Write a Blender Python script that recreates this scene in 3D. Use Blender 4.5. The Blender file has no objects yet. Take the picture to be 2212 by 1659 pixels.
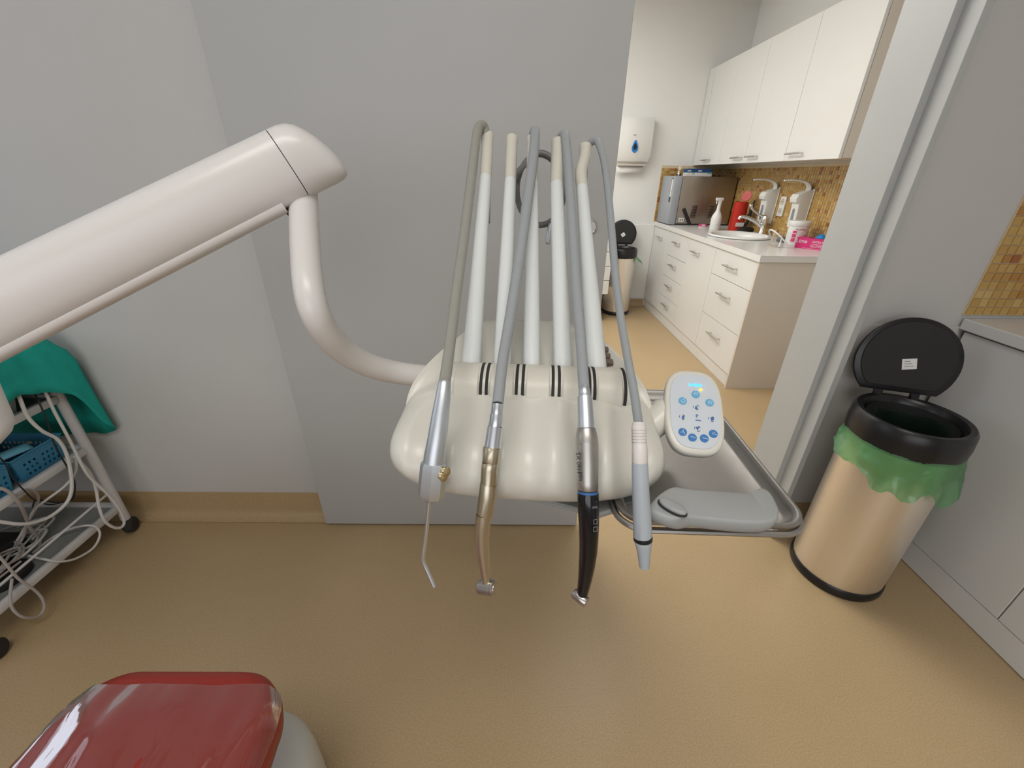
import bpy, bmesh, math, random
from mathutils import Vector, Matrix, noise
random.seed(7)
sc = bpy.context.scene
C = sc.collection
R_ = math.radians
V = Vector

# ------------------------------------------------------------------ camera
F, CX, CY, HC = 895.0, 1106.0, 829.5, 1.30
_p, _r, _y = R_(26.85), R_(0.8), R_(0.6)
FW = V((math.sin(_y)*math.cos(_p), math.cos(_y)*math.cos(_p), -math.sin(_p)))
_rt = V((math.cos(_y), -math.sin(_y), 0))
_dn = FW.cross(_rt)
RT = _rt*math.cos(_r) - _dn*math.sin(_r)
DN = _dn*math.cos(_r) + _rt*math.sin(_r)
CAM = V((0, 0, HC))
cam_data = bpy.data.cameras.new('camera')
cam = bpy.data.objects.new('camera', cam_data)
C.objects.link(cam)
m = Matrix.Identity(4)
for i in range(3):
    m[i][0], m[i][1], m[i][2], m[i][3] = RT[i], -DN[i], -FW[i], CAM[i]
cam.matrix_world = m
cam_data.sensor_fit = 'HORIZONTAL'
cam_data.sensor_width = 36.0
cam_data.lens = F/2212.0*36.0
cam_data.clip_start = 0.01
sc.camera = cam

# measured points: a sight line from the standing place, met with a known plane or at a known distance
def ray(u, v): return RT*((u-CX)/F) + DN*((v-CY)/F) + FW
def at(u, v, d): return CAM + ray(u, v)*d
def onx(u, v, x): r = ray(u, v); return CAM + r*(x/r.x)
def ony(u, v, y): r = ray(u, v); return CAM + r*(y/r.y)
def onz(u, v, z): r = ray(u, v); return CAM + r*((z-HC)/r.z)

# ------------------------------------------------------------------ world, lights, exposure
w = bpy.data.worlds.new('world'); sc.world = w; w.use_nodes = True
w.node_tree.nodes['Background'].inputs[0].default_value = (0.75, 0.85, 1.0, 1)
w.node_tree.nodes['Background'].inputs[1].default_value = 0.3
sc.view_settings.view_transform = 'Standard'
sc.view_settings.look = 'None'
sc.view_settings.gamma = 1.0
sc.view_settings.use_curve_mapping = False
sc.view_settings.exposure = 0.0
cy = sc.cycles
cy.max_bounces, cy.diffuse_bounces, cy.glossy_bounces, cy.transmission_bounces, cy.transparent_max_bounces = 6, 3, 3, 4, 8
cy.caustics_reflective = cy.caustics_refractive = False
cy.use_adaptive_sampling = True; cy.adaptive_threshold = 0.06
cy.use_denoising = True
cy.use_light_tree = False
def area(name, loc, rot, sx, sy, power, col):
    l = bpy.data.lights.new(name, 'AREA'); l.shape = 'RECTANGLE'; l.size = sx; l.size_y = sy
    l.energy = power; l.color = col
    o = bpy.data.objects.new(name, l); C.objects.link(o); o.location = loc; o.rotation_euler = rot
    return o
L_KIT = area('kitchen_light', (-0.35, 3.00, 2.63), (0, 0, 0), 1.0, 2.0, 44, (1.0, 0.99, 0.965))
L_KIT2 = area('doorway_light', (0.62, 2.02, 2.63), (0, 0, 0), 0.6, 0.6, 6.5, (1.0, 0.98, 0.94))
L_ROOM = area('room_light', (-0.1, -0.35, 2.63), (0, 0, 0), 1.2, 0.6, 14.5, (1.0, 0.97, 0.93))
L_WIN = area('window_light', (-0.55, -2.30, 1.50), (R_(90), 0, 0), 2.6, 1.4, 25, (0.98, 0.98, 1.0))
L_WIN2 = area('side_window_light', (-2.50, 0.50, 1.75), (0, R_(-90), 0), 1.2, 1.2, 6, (0.80, 0.87, 1.0))

# ------------------------------------------------------------------ materials
MATS = {}
def mat(name, col, rough=0.5, metal=0.0, var=0.03, scale=40.0, bump=0.0, stretch=None, emit=None, estr=0.0,
        alpha=1.0, trans=0.0, coat=0.0, spec=0.5, ior=1.45, rvar=0.0):
    if name in MATS: return MATS[name]
    M = bpy.data.materials.new(name); M.use_nodes = True
    nt = M.node_tree; N = nt.nodes; L = nt.links
    b = N['Principled BSDF']
    b.inputs['Roughness'].default_value = rough
    b.inputs['Metallic'].default_value = metal
    b.inputs['IOR'].default_value = ior
    b.inputs['Specular IOR Level'].default_value = spec
    b.inputs['Coat Weight'].default_value = coat
    b.inputs['Transmission Weight'].default_value = trans
    b.inputs['Alpha'].default_value = alpha
    tc = N.new('ShaderNodeTexCoord'); mp = N.new('ShaderNodeMapping')
    L.new(tc.outputs['Object'], mp.inputs[0])
    if stretch: mp.inputs['Scale'].default_value = stretch
    nz = N.new('ShaderNodeTexNoise'); nz.inputs['Scale'].default_value = scale; nz.inputs['Detail'].default_value = 2
    L.new(mp.outputs[0], nz.inputs['Vector'])
    mx = N.new('ShaderNodeMix'); mx.data_type = 'RGBA'
    mx.inputs[6].default_value = tuple(max(0, c*(1-var)) for c in col)+(1,)
    mx.inputs[7].default_value = tuple(min(1, c*(1+var)) for c in col)+(1,)
    L.new(nz.outputs['Fac'], mx.inputs[0]); L.new(mx.outputs[2], b.inputs['Base Color'])
    if rvar:
        mr = N.new('ShaderNodeMapRange'); mr.inputs[3].default_value = rough-rvar; mr.inputs[4].default_value = rough+rvar
        L.new(nz.outputs['Fac'], mr.inputs[0]); L.new(mr.outputs[0], b.inputs['Roughness'])
    if bump:
        bp = N.new('ShaderNodeBump'); bp.inputs['Strength'].default_value = bump; bp.inputs['Distance'].default_value = 0.002
        L.new(nz.outputs['Fac'], bp.inputs['Height']); L.new(bp.outputs[0], b.inputs['Normal'])
    if emit:
        b.inputs['Emission Color'].default_value = tuple(emit)+(1,); b.inputs['Emission Strength'].default_value = estr
        M.cycles.emission_sampling = 'NONE'
    MATS[name] = M
    return M
def clear_mat(name, tint, gloss_rough=0.08, fac_lo=0.06, body=0.0, body_col=None):
    """thin clear or tinted plastic film: mostly see-through, a little gloss and a little body colour"""
    M = bpy.data.materials.new(name); M.use_nodes = True
    nt = M.node_tree; N = nt.nodes; L = nt.links
    N.remove(N['Principled BSDF']); out = N['Material Output']
    tr = N.new('ShaderNodeBsdfTransparent'); tr.inputs[0].default_value = tuple(tint)+(1,)
    gl = N.new('ShaderNodeBsdfGlossy'); gl.inputs['Roughness'].default_value = gloss_rough
    df = N.new('ShaderNodeBsdfDiffuse'); df.inputs[0].default_value = tuple(body_col or tint)+(1,)
    tl = N.new('ShaderNodeBsdfTranslucent'); tl.inputs[0].default_value = tuple(body_col or tint)+(1,)
    ms = N.new('ShaderNodeMixShader'); ms.inputs[0].default_value = 0.35; L.new(df.outputs[0], ms.inputs[1]); L.new(tl.outputs[0], ms.inputs[2])
    m1 = N.new('ShaderNodeMixShader'); m1.inputs[0].default_value = body
    L.new(tr.outputs[0], m1.inputs[1]); L.new(ms.outputs[0], m1.inputs[2])
    lw = N.new('ShaderNodeLayerWeight'); lw.inputs['Blend'].default_value = 0.25
    mr = N.new('ShaderNodeMapRange'); mr.inputs[3].default_value = fac_lo; mr.inputs[4].default_value = 0.6
    L.new(lw.outputs['Fresnel'], mr.inputs[0])
    m2 = N.new('ShaderNodeMixShader'); L.new(mr.outputs[0], m2.inputs[0])
    L.new(m1.outputs[0], m2.inputs[1]); L.new(gl.outputs[0], m2.inputs[2])
    nz = N.new('ShaderNodeTexNoise'); nz.inputs['Scale'].default_value = 14
    bp = N.new('ShaderNodeBump'); bp.inputs['Strength'].default_value = 0.15; bp.inputs['Distance'].default_value = 0.01
    L.new(nz.outputs['Fac'], bp.inputs['Height']); L.new(bp.outputs[0], gl.inputs['Normal'])
    L.new(m2.outputs[0], out.inputs['Surface'])
    MATS[name] = M
    return M

mat('wall_paint', (0.585, 0.575, 0.56), 0.75, var=0.02, scale=6, bump=0.05)
mat('wainscot', (0.62, 0.60, 0.57), 0.35, var=0.02, scale=6)
mat('kitchen_paint', (0.87, 0.865, 0.84), 0.7, var=0.01, scale=6)
mat('ceiling_paint', (0.8, 0.8, 0.78), 0.8, var=0.01)
mat('door_laminate', (0.49, 0.495, 0.49), 0.5, var=0.02, scale=5)
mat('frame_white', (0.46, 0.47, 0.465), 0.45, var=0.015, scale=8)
mat('cab_white', (0.76, 0.76, 0.74), 0.22, var=0.01, scale=5)
mat('cab_bounce_tint', (0.70, 0.635, 0.555), 0.35, var=0.015, scale=5)  # cabinet white with warm light bounced off the floor painted into the colour
mat('dark_gap', (0.03, 0.028, 0.025), 0.8)
mat('chrome', (0.75, 0.75, 0.74), 0.12, 1.0, var=0.02)
mat('handle_metal', (0.62, 0.61, 0.59), 0.3, 1.0, var=0.03)
mat('steel', (0.90, 0.84, 0.76), 0.42, 1.0, var=0.06, scale=30, stretch=(1, 1, 0.04), rvar=0.05)
mat('steel_h', (0.55, 0.53, 0.50), 0.36, 1.0, var=0.07, scale=30, stretch=(0.05, 1, 1), rvar=0.06)
mat('tray_steel', (0.43, 0.415, 0.40), 0.42, 1.0, var=0.06, scale=60, rvar=0.08)
mat('black_plastic', (0.012, 0.012, 0.013), 0.3, var=0.1)
mat('black_matte', (0.02, 0.019, 0.019), 0.6, var=0.1)
mat('rubber', (0.03, 0.027, 0.025), 0.75, var=0.15)
mat('cream', (0.70, 0.68, 0.605), 0.30, var=0.015, scale=10)
mat('cream2', (0.68, 0.65, 0.565), 0.38, var=0.03, scale=14)
mat('arm_white', (0.74, 0.715, 0.69), 0.28, var=0.012, scale=8)
mat('whip_grey', (0.76, 0.785, 0.77), 0.28, var=0.015, scale=10)
mat('hose', (0.34, 0.36, 0.37), 0.38, var=0.04, scale=60)
mat('hose_warm', (0.33, 0.32, 0.28), 0.38, var=0.04, scale=60)
mat('hose_dark', (0.17, 0.175, 0.175), 0.4, var=0.04, scale=60)
mat('alu', (0.66, 0.70, 0.74), 0.45, 1.0, var=0.03, scale=80)
mat('alu2', (0.68, 0.71, 0.75), 0.34, 1.0, var=0.03, scale=80)
mat('gold_steel', (0.58, 0.52, 0.40), 0.36, 1.0, var=0.05, scale=60)
mat('brass', (0.68, 0.56, 0.33), 0.25, 1.0, var=0.05)
mat('motor_steel', (0.52, 0.50, 0.47), 0.42, 1.0, var=0.12, scale=50, rvar=0.06)
mat('head_steel', (0.50, 0.47, 0.45), 0.3, 1.0, var=0.08, scale=60)
mat('ceramic_black', (0.006, 0.0065, 0.008), 0.18, var=0.1, coat=0.3)
mat('blue_ring', (0.05, 0.16, 0.40), 0.3)
mat('scaler_grey', (0.42, 0.46, 0.49), 0.4, var=0.03)
mat('scaler_white', (0.74, 0.70, 0.66), 0.4, var=0.02)
mat('grip_grey', (0.36, 0.37, 0.365), 0.42, var=0.02, scale=30)
mat('pad_face', (0.60, 0.64, 0.68), 0.35, var=0.01)
mat('btn_light', (0.12, 0.42, 0.66), 0.35)
mat('btn_dark', (0.02, 0.17, 0.46), 0.35)
mat('print_white', (0.78, 0.82, 0.85), 0.5)
mat('print_blue', (0.03, 0.14, 0.42), 0.5)
mat('print_black', (0.03, 0.035, 0.05), 0.5)
mat('print_grey', (0.25, 0.27, 0.29), 0.5)
mat('print_red', (0.55, 0.05, 0.10), 0.5)
mat('led_cyan', (0.0, 0.3, 0.9), 0.5, emit=(0.02, 0.35, 1.0), estr=2.4)
mat('led_amber', (0.9, 0.6, 0.05), 0.5, emit=(1.0, 0.62, 0.02), estr=2.5)
mat('knob_brown', (0.16, 0.12, 0.09), 0.5, var=0.1)
mat('upholstery', (0.34, 0.030, 0.018), 0.36, var=0.06, scale=120, bump=0.05)
mat('chair_white', (0.66, 0.65, 0.59), 0.4, var=0.02)
mat('trolley_white', (0.66, 0.65, 0.64), 0.4, var=0.02)
mat('trolley_shelf', (0.30, 0.31, 0.30), 0.45, var=0.05)
mat('basket_blue', (0.05, 0.24, 0.40), 0.42, var=0.05)
mat('basket_pale', (0.36, 0.42, 0.36), 0.45, var=0.05)
mat('pouch_blue', (0.16, 0.45, 0.58), 0.5, var=0.08)
mat('drape_green', (0.006, 0.34, 0.28), 0.75, var=0.12, scale=30, bump=0.2)
mat('cable_white', (0.62, 0.60, 0.57), 0.5, var=0.03)
mat('cable_grey', (0.42, 0.38, 0.36), 0.5, var=0.03)
mat('cable_black', (0.01, 0.011, 0.012), 0.5)
mat('plastic_white', (0.80, 0.80, 0.77), 0.3, var=0.01)
mat('paper_white', (0.82, 0.81, 0.79), 0.8, var=0.01)
mat('paper_beige', (0.60, 0.55, 0.48), 0.7, var=0.02)
mat('ceramic_white', (0.84, 0.83, 0.81), 0.12, var=0.005)
mat('red_plastic', (0.52, 0.022, 0.012), 0.3, var=0.03)
mat('pink', (0.72, 0.035, 0.20), 0.42, var=0.03)
mat('blue_box', (0.012, 0.07, 0.22), 0.45)
mat('green_print', (0.20, 0.42, 0.30), 0.5)
mat('nitrile_blue', (0.02, 0.24, 0.62), 0.5, var=0.06)
mat('steri_door', (0.36, 0.39, 0.43), 0.4, var=0.02)
mat('steri_steel', (0.42, 0.37, 0.32), 0.33, 1.0, var=0.06, scale=20, stretch=(1, 1, 0.06), rvar=0.05)
mat('bulb_grey', (0.08, 0.085, 0.09), 0.5)
mat('drop_blue', (0.03, 0.22, 0.62), 0.25)
mat('lamp_diffuser', (0.9, 0.9, 0.88), 0.6, emit=(1.0, 0.97, 0.92), estr=1.5)
mat('grout', (0.70, 0.58, 0.40), 0.8, var=0.04)
clear_mat('film', (0.95, 0.93, 0.93), 0.05, 0.06, 0.08, (0.60, 0.45, 0.45))
clear_mat('bag_green', (0.50, 0.82, 0.52), 0.3, 0.06, 0.48, (0.20, 0.56, 0.24))
clear_mat('bag_inner', (0.55, 0.75, 0.58), 0.2, 0.10, 0.06, (0.05, 0.16, 0.08))
clear_mat('visor', (0.97, 0.96, 0.96), 0.06, 0.03, 0.04, (0.9, 0.88, 0.88))

def floor_material():
    M = bpy.data.materials.new('vinyl_floor'); M.use_nodes = True
    nt = M.node_tree; N = nt.nodes; L = nt.links; b = N['Principled BSDF']
    tc = N.new('ShaderNodeTexCoord')
    n1 = N.new('ShaderNodeTexNoise'); n1.inputs['Scale'].default_value = 260; n1.inputs['Detail'].default_value = 3
    n2 = N.new('ShaderNodeTexNoise'); n2.inputs['Scale'].default_value = 3
    L.new(tc.outputs['Object'], n1.inputs['Vector']); L.new(tc.outputs['Object'], n2.inputs['Vector'])
    ad = N.new('ShaderNodeMath'); ad.operation = 'MULTIPLY_ADD'; ad.inputs[1].default_value = 0.25
    L.new(n2.outputs['Fac'], ad.inputs[0]); L.new(n1.outputs['Fac'], ad.inputs[2])
    cr = N.new('ShaderNodeValToRGB')
    cr.color_ramp.elements[0].position = 0.38; cr.color_ramp.elements[0].color = (0.42, 0.295, 0.155, 1)
    cr.color_ramp.elements[1].position = 0.85; cr.color_ramp.elements[1].color = (0.55, 0.40, 0.225, 1)
    L.new(ad.outputs[0], cr.inputs[0]); L.new(cr.outputs[0], b.inputs['Base Color'])
    b.inputs['Roughness'].default_value = 0.38
    bp = N.new('ShaderNodeBump'); bp.inputs['Strength'].default_value = 0.12; bp.inputs['Distance'].default_value = 0.002
    L.new(n1.outputs['Fac'], bp.inputs['Height']); L.new(bp.outputs[0], b.inputs['Normal'])
    MATS['vinyl'] = M
floor_material()
def tile_material():
    M = bpy.data.materials.new('mosaic_tile'); M.use_nodes = True
    nt = M.node_tree; N = nt.nodes; L = nt.links; b = N['Principled BSDF']
    a = N.new('ShaderNodeAttribute'); a.attribute_name = 'tile_col'
    tc = N.new('ShaderNodeTexCoord'); n1 = N.new('ShaderNodeTexNoise'); n1.inputs['Scale'].default_value = 90
    L.new(tc.outputs['Object'], n1.inputs['Vector'])
    mr = N.new('ShaderNodeMapRange'); mr.inputs[3].default_value = 0.8; mr.inputs[4].default_value = 1.15; L.new(n1.outputs['Fac'], mr.inputs[0])
    vm = N.new('ShaderNodeVectorMath'); vm.operation = 'SCALE'; L.new(a.outputs['Color'], vm.inputs[0]); L.new(mr.outputs[0], vm.inputs['Scale']); L.new(vm.outputs[0], b.inputs['Base Color'])
    b.inputs['Roughness'].default_value = 0.22
    MATS['tile'] = M
tile_material()
TILE_COLS = [(0.60, 0.36, 0.105), (0.66, 0.42, 0.14), (0.57, 0.33, 0.09), (0.72, 0.50, 0.20), (0.52, 0.26, 0.065),
             (0.42, 0.15, 0.05), (0.62, 0.39, 0.12), (0.64, 0.41, 0.13)]
TILE_COLS = [tuple(c*0.86 for c in t) for t in TILE_COLS]
TILE_W = [6, 6, 5, 4, 3, 2, 6, 6]
def tile_cell(name, col):
    M = MATS.get(name)
    if not M: M = mat(name, col, 0.22, var=0.08, scale=90)
    return M

# ------------------------------------------------------------------ mesh helpers (all in world coordinates)
def NB(): return bmesh.new()
def join(bm, src, M=None):
    me = bpy.data.meshes.new('tmp'); src.to_mesh(me); src.free()
    if M is not None: me.transform(M)
    bm.from_mesh(me); bpy.data.meshes.remove(me)
    return bm
def box(bm, lo, hi, bev=0.0, seg=2, M=None):
    b = NB(); lo, hi = V(lo), V(hi)
    bmesh.ops.create_cube(b, size=1.0)
    s = hi-lo; c = (hi+lo)/2
    for v in b.verts: v.co = V((v.co.x*s.x+c.x, v.co.y*s.y+c.y, v.co.z*s.z+c.z))
    if bev > 0: bmesh.ops.bevel(b, geom=b.edges[:], offset=bev, segments=seg, profile=0.5, affect='EDGES')
    return join(bm, b, M)
def frame(o, z, x=None):
    z = V(z).normalized()
    x = V(x) if x is not None else (V((1, 0, 0)) if abs(z.x) < 0.9 else V((0, 1, 0)))
    x = (x - z*x.dot(z)).normalized(); y = z.cross(x)
    M = Matrix.Identity(4)
    for i in range(3): M[i][0], M[i][1], M[i][2], M[i][3] = x[i], y[i], z[i], V(o)[i]
    return M
def lathe(bm, prof, M=None, n=24, cap=True, sx=1.0, sy=1.0):
    """prof: list of (radius, height) along local z"""
    b = NB(); rings = []
    for r, h in prof:
        rings.append([b.verts.new((r*sx*math.cos(2*math.pi*i/n), r*sy*math.sin(2*math.pi*i/n), h)) for i in range(n)])
    for k in range(len(rings)-1):
        for i in range(n):
            j = (i+1) % n
            b.faces.new((rings[k][i], rings[k][j], rings[k+1][j], rings[k+1][i]))
    if cap:
        if prof[0][0] > 1e-5: b.faces.new(rings[0][::-1])
        if prof[-1][0] > 1e-5: b.faces.new(rings[-1])
    bmesh.ops.remove_doubles(b, verts=b.verts[:], dist=1e-6)
    return join(bm, b, M)
def cat(pts, sub=8, cyc=False):
    P = [V(p) for p in pts]; n = len(P); out = []
    rng = n if cyc else n-1
    for i in range(rng):
        if cyc: p0, p1, p2, p3 = P[(i-1) % n], P[i], P[(i+1) % n], P[(i+2) % n]
        else:
            p1, p2 = P[i], P[i+1]; p0 = P[i-1] if i > 0 else p1*2-p2; p3 = P[i+2] if i+2 < n else p2*2-p1
        for k in range(sub):
            t = k/sub
            out.append(0.5*((2*p1)+(p2-p0)*t+(2*p0-5*p1+4*p2-p3)*t*t+(3*p1-p0-3*p2+p3)*t**3))
    if not cyc: out.append(P[-1])
    return out
def interp(vals, sub):
    out = []
    for i in range(len(vals)-1):
        for k in range(sub): out.append(vals[i]+(vals[i+1]-vals[i])*k/sub)
    out.append(vals[-1]); return out
def tube(bm, path, rad, n=10, cyc=False, cap=True, arc=None, thick=0.0, ref=None, rx=1.0, tip=0.0):
    """swept tube; arc(t)->(a0,a1) makes an open gutter section with wall thickness"""
    P = [V(p) for p in path]; m_ = len(P)
    if not hasattr(rad, '__len__'): rad = [rad]*m_
    T = []
    for i in range(m_):
        a = P[(i-1) % m_] if (cyc or i > 0) else P[i]; c = P[(i+1) % m_] if (cyc or i < m_-1) else P[i]
        T.append((c-a).normalized())
    x = V(ref) if ref is not None else (V((1, 0, 0)) if abs(T[0].x) < 0.8 else V((0, 0, 1)))
    rings = []
    for i in range(m_):
        x = (x - T[i]*x.dot(T[i])).normalized(); y = T[i].cross(x)
        ring = []
        if arc:
            a0, a1 = arc(i/(m_-1)); dn_ = [T[i]*(-tip*max(0, -math.cos(a0+(a1-a0)*k/n)) if i == m_-1 else 0) for k in range(n+1)]
            for k in range(n+1):
                a = a0+(a1-a0)*k/n; ring.append(bm.verts.new(P[i]+dn_[k]+(x*math.cos(a)*rx+y*math.sin(a))*rad[i]))
            for k in range(n, -1, -1):
                a = a0+(a1-a0)*k/n; ring.append(bm.verts.new(P[i]+dn_[k]+(x*math.cos(a)*rx+y*math.sin(a))*(rad[i]-thick)))
        else:
            for k in range(n):
                a = 2*math.pi*k/n; ring.append(bm.verts.new(P[i]+(x*math.cos(a)*rx+y*math.sin(a))*rad[i]))
        rings.append(ring)
    q = len(rings[0])
    for i in range(m_ if cyc else m_-1):
        A, B = rings[i], rings[(i+1) % m_]
        for k in range(q):
            l = (k+1) % q; bm.faces.new((A[k], A[l], B[l], B[k]))
    if cap and not cyc:
        bm.faces.new(rings[0][::-1]); bm.faces.new(rings[-1])
    return bm
def prism(bm, pts, h, M=None, bev=0.0, seg=3):
    """pts: 2D outline (ccw) in local xy, from z=0 to z=h; rounded rim when bev"""
    b = NB()
    f = b.faces.new([b.verts.new((p[0], p[1], 0)) for p in pts])
    r = bmesh.ops.extrude_face_region(b, geom=[f])
    for g in r['geom']:
        if isinstance(g, bmesh.types.BMVert): g.co.z += h
    bmesh.ops.recalc_face_normals(b, faces=b.faces[:])
    if bev > 0:
        es = [e for e in b.edges if abs(e.verts[0].co.z-e.verts[1].co.z) < 1e-7]
        bmesh.ops.bevel(b, geom=es, offset=bev, segments=seg, profile=0.5, affect='EDGES', clamp_overlap=True)
    return join(bm, b, M)
def ball(bm, c, r, s=(1, 1, 1), n=16, M=None):
    b = NB(); bmesh.ops.create_uvsphere(b, u_segments=n, v_segments=max(6, n//2), radius=1.0)
    for v in b.verts: v.co = V((v.co.x*s[0]*r, v.co.y*s[1]*r, v.co.z*s[2]*r))
    MM = Matrix.Translation(V(c)) if M is None else Matrix.Translation(V(c)) @ M
    return join(bm, b, MM)
def loft(bm, rings, cyc=True, cap=True):
    vs = [[bm.verts.new(p) for p in r] for r in rings]; n = len(vs[0])
    for k in range(len(vs)-1):
        for i in range(n if cyc else n-1):
            j = (i+1) % n
            bm.faces.new((vs[k][i], vs[k][j], vs[k+1][j], vs[k+1][i]))
    if cap and cyc:
        bm.faces.new(vs[0][::-1]); bm.faces.new(vs[-1])
    return bm
def sq(n, a, b, e=2.5, c=(0, 0)):
    out = []
    for i in range(n):
        t = 2*math.pi*i/n; ct, st = math.cos(t), math.sin(t)
        out.append((c[0]+a*math.copysign(abs(ct)**(2/e), ct), c[1]+b*math.copysign(abs(st)**(2/e), st)))
    return out

def root_loc(o):
    l = V((0, 0, 0))
    while o is not None: l += o.location; o = o.parent
    return l
def obj(name, bm, material, parent=None, smooth=True, ang=40, recalc=True):
    if recalc: bmesh.ops.recalc_face_normals(bm, faces=bm.faces[:])
    me = bpy.data.meshes.new(name); bm.to_mesh(me); bm.free()
    o = bpy.data.objects.new(name, me); C.objects.link(o)
    if material: me.materials.append(MATS[material] if isinstance(material, str) else material)
    if parent is not None:
        o.parent = parent; off = root_loc(parent)
    else:
        lo = [min(v.co[i] for v in me.vertices) for i in range(3)]; hi = [max(v.co[i] for v in me.vertices) for i in range(3)]
        off = V(((lo[0]+hi[0])/2, (lo[1]+hi[1])/2, lo[2])); o.location = off
    me.transform(Matrix.Translation(-off))
    if smooth:
        me.polygons.foreach_set('use_smooth', [True]*len(me.polygons))
        me.set_sharp_from_angle(angle=R_(ang))
    return o
def thing(name, label, category, loc, group=None):
    o = bpy.data.objects.new(name, None); C.objects.link(o); o.location = V(loc); o.empty_display_size = 0.05
    return tag(o, label, category, group)
def tag(o, label, category, group=None, kind=None):
    o['label'] = label; o['category'] = category
    if group: o['group'] = group
    if kind: o['kind'] = kind
    return o
def struct(name, bm, material, label=None, smooth=False, parent=None):
    o = obj(name, bm, material, parent, smooth=smooth)
    if parent is None:
        o['kind'] = 'structure'
        if label: o['label'] = label
    return o
def bx(lo, hi, bev=0.0, seg=2): return box(NB(), lo, hi, bev, seg)
def text(name, s, size, M, material, parent, depth=0.0002, align='CENTER', sx=1.0):
    cu = bpy.data.curves.new(name, 'FONT'); cu.body = s; cu.size = size; cu.align_x = align; cu.align_y = 'CENTER'; cu.extrude = depth; cu.resolution_u = 3
    t = bpy.data.objects.new(name, cu); C.objects.link(t)
    me = bpy.data.meshes.new_from_object(t); bpy.data.objects.remove(t); bpy.data.curves.remove(cu)
    me.transform(M @ Matrix.Diagonal((sx, 1, 1, 1))); me.transform(Matrix.Translation(-root_loc(parent)))
    me.materials.clear(); me.materials.append(MATS[material])
    o = bpy.data.objects.new(name, me); C.objects.link(o); o.parent = parent
    return o
def axes(o, x, y):
    x = V(x).normalized(); y = V(y).normalized(); z = x.cross(y).normalized(); y = z.cross(x)
    M = Matrix.Identity(4)
    for i in range(3): M[i][0], M[i][1], M[i][2], M[i][3] = x[i], y[i], z[i], V(o)[i]
    return M
def solid(o, t):
    md = o.modifiers.new('thickness', 'SOLIDIFY'); md.thickness = t; md.offset = 0; return o

# ================================================================== STRUCTURE
CEIL = 2.70
YD, YW0, YW1 = 1.262, 1.315, 1.44           # sliding door face, partition faces
XL, XR, YB, YK = -2.6, 2.10, -2.4, 4.55     # room limits
struct('floor', bx((XL, YB, -0.05), (XR, YK, 0)), 'vinyl', 'tan speckled vinyl floor running through both rooms')
struct('ceiling', bx((XL, YB, CEIL), (XR, YK, CEIL+0.05)), 'ceiling_paint', 'white ceiling above both rooms')
b = NB(); box(b, (XL, YW0, 0), (0.10, YW1, CEIL)); box(b, (0.10, YW0, 2.12), (1.045, YW1, CEIL)); box(b, (1.09, YW0, 0), (XR, YW1, CEIL))
wp = struct('wall_partition', b, 'wall_paint', 'grey painted partition wall with the kitchenette doorway')
b = NB(); box(b, (XL-0.1, YB, 0), (XL, -0.12, CEIL)); box(b, (XL-0.1, 1.12, 0), (XL, YK, CEIL)); box(b, (XL-0.1, -0.12, 0), (XL, 1.12, 1.13)); box(b, (XL-0.1, -0.12, 2.37), (XL, 1.12, CEIL))
struct('wall_left', b, 'wall_paint')
b = NB(); box(b, (XL, YB-0.1, 0), (-1.85, YB, CEIL)); box(b, (0.75, YB-0.1, 0), (XR, YB, CEIL)); box(b, (-1.85, YB-0.1, 0), (0.75, YB, 0.78)); box(b, (-1.85, YB-0.1, 2.25), (0.75, YB, CEIL))
struct('wall_rear', b, 'wall_paint')
w2 = struct('window_2', bx((-1.85, YB-0.075, 0.78), (0.75, YB-0.065, 2.25)), 'visor', 'window in the rear wall behind the viewer')
b = NB()
for x0, x1, z0, z1 in ((-1.85, 0.75, 0.78, 0.83), (-1.85, 0.75, 2.20, 2.25), (-1.85, -1.79, 0.83, 2.2), (0.69, 0.75, 0.83, 2.2), (-1.0, -0.94, 0.83, 2.2), (-0.16, -0.10, 0.83, 2.2)):
    box(b, (x0, YB-0.1, z0), (x1, YB-0.04, z1))
struct('window_frame', b, 'frame_white', parent=w2)
struct('wall_right', bx((XR, YB, 0), (XR+0.1, YK, CEIL)), 'kitchen_paint', 'white wall behind both rows of cabinets')
struct('wall_kitchen', bx((XL, YK, 0), (XR, YK+0.1, CEIL)), 'kitchen_paint', 'white far wall of the kitchenette')
struct('wall_kitchen_left', bx((-1.3, YW1, 0), (-1.2, YK, CEIL)), 'kitchen_paint')
# wainscot panels
struct('trim_1', bx((1.085, YW0-0.008, 0.10), (1.50, YW0, 0.868)), 'wainscot', 'smooth washable wall panel behind the large pedal bin')
struct('trim_2', bx((-1.2, YK-0.012, 0.09), (1.50, YK, 0.855)), 'kitchen_paint', 'smooth washable panel along the far kitchenette wall')
# coved vinyl skirting
def cove(name, x0, x1, y, h, label):
    pr = [(0, 0.002), (-0.040, 0.002), (-0.030, 0.004), (-0.016, 0.012), (-0.007, 0.026), (-0.004, 0.045), (-0.003, h), (0, h)]
    return struct(name, loft(NB(), [[V((x, y+p[0], p[1])) for p in pr] for x in (x0, x1)]), 'vinyl', label, smooth=True)
cove('baseboard_left', XL, 0.10, YW0, 0.128, 'tan coved vinyl skirting under the grey wall')
cove('baseboard_right', 1.09, 1.52, YW0-0.001, 0.10, 'tan coved vinyl skirting behind the large pedal bin')
cove('baseboard_kitchen', -1.2, 1.50, YK, 0.075, 'tan coved vinyl skirting at the far kitchenette wall')
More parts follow.
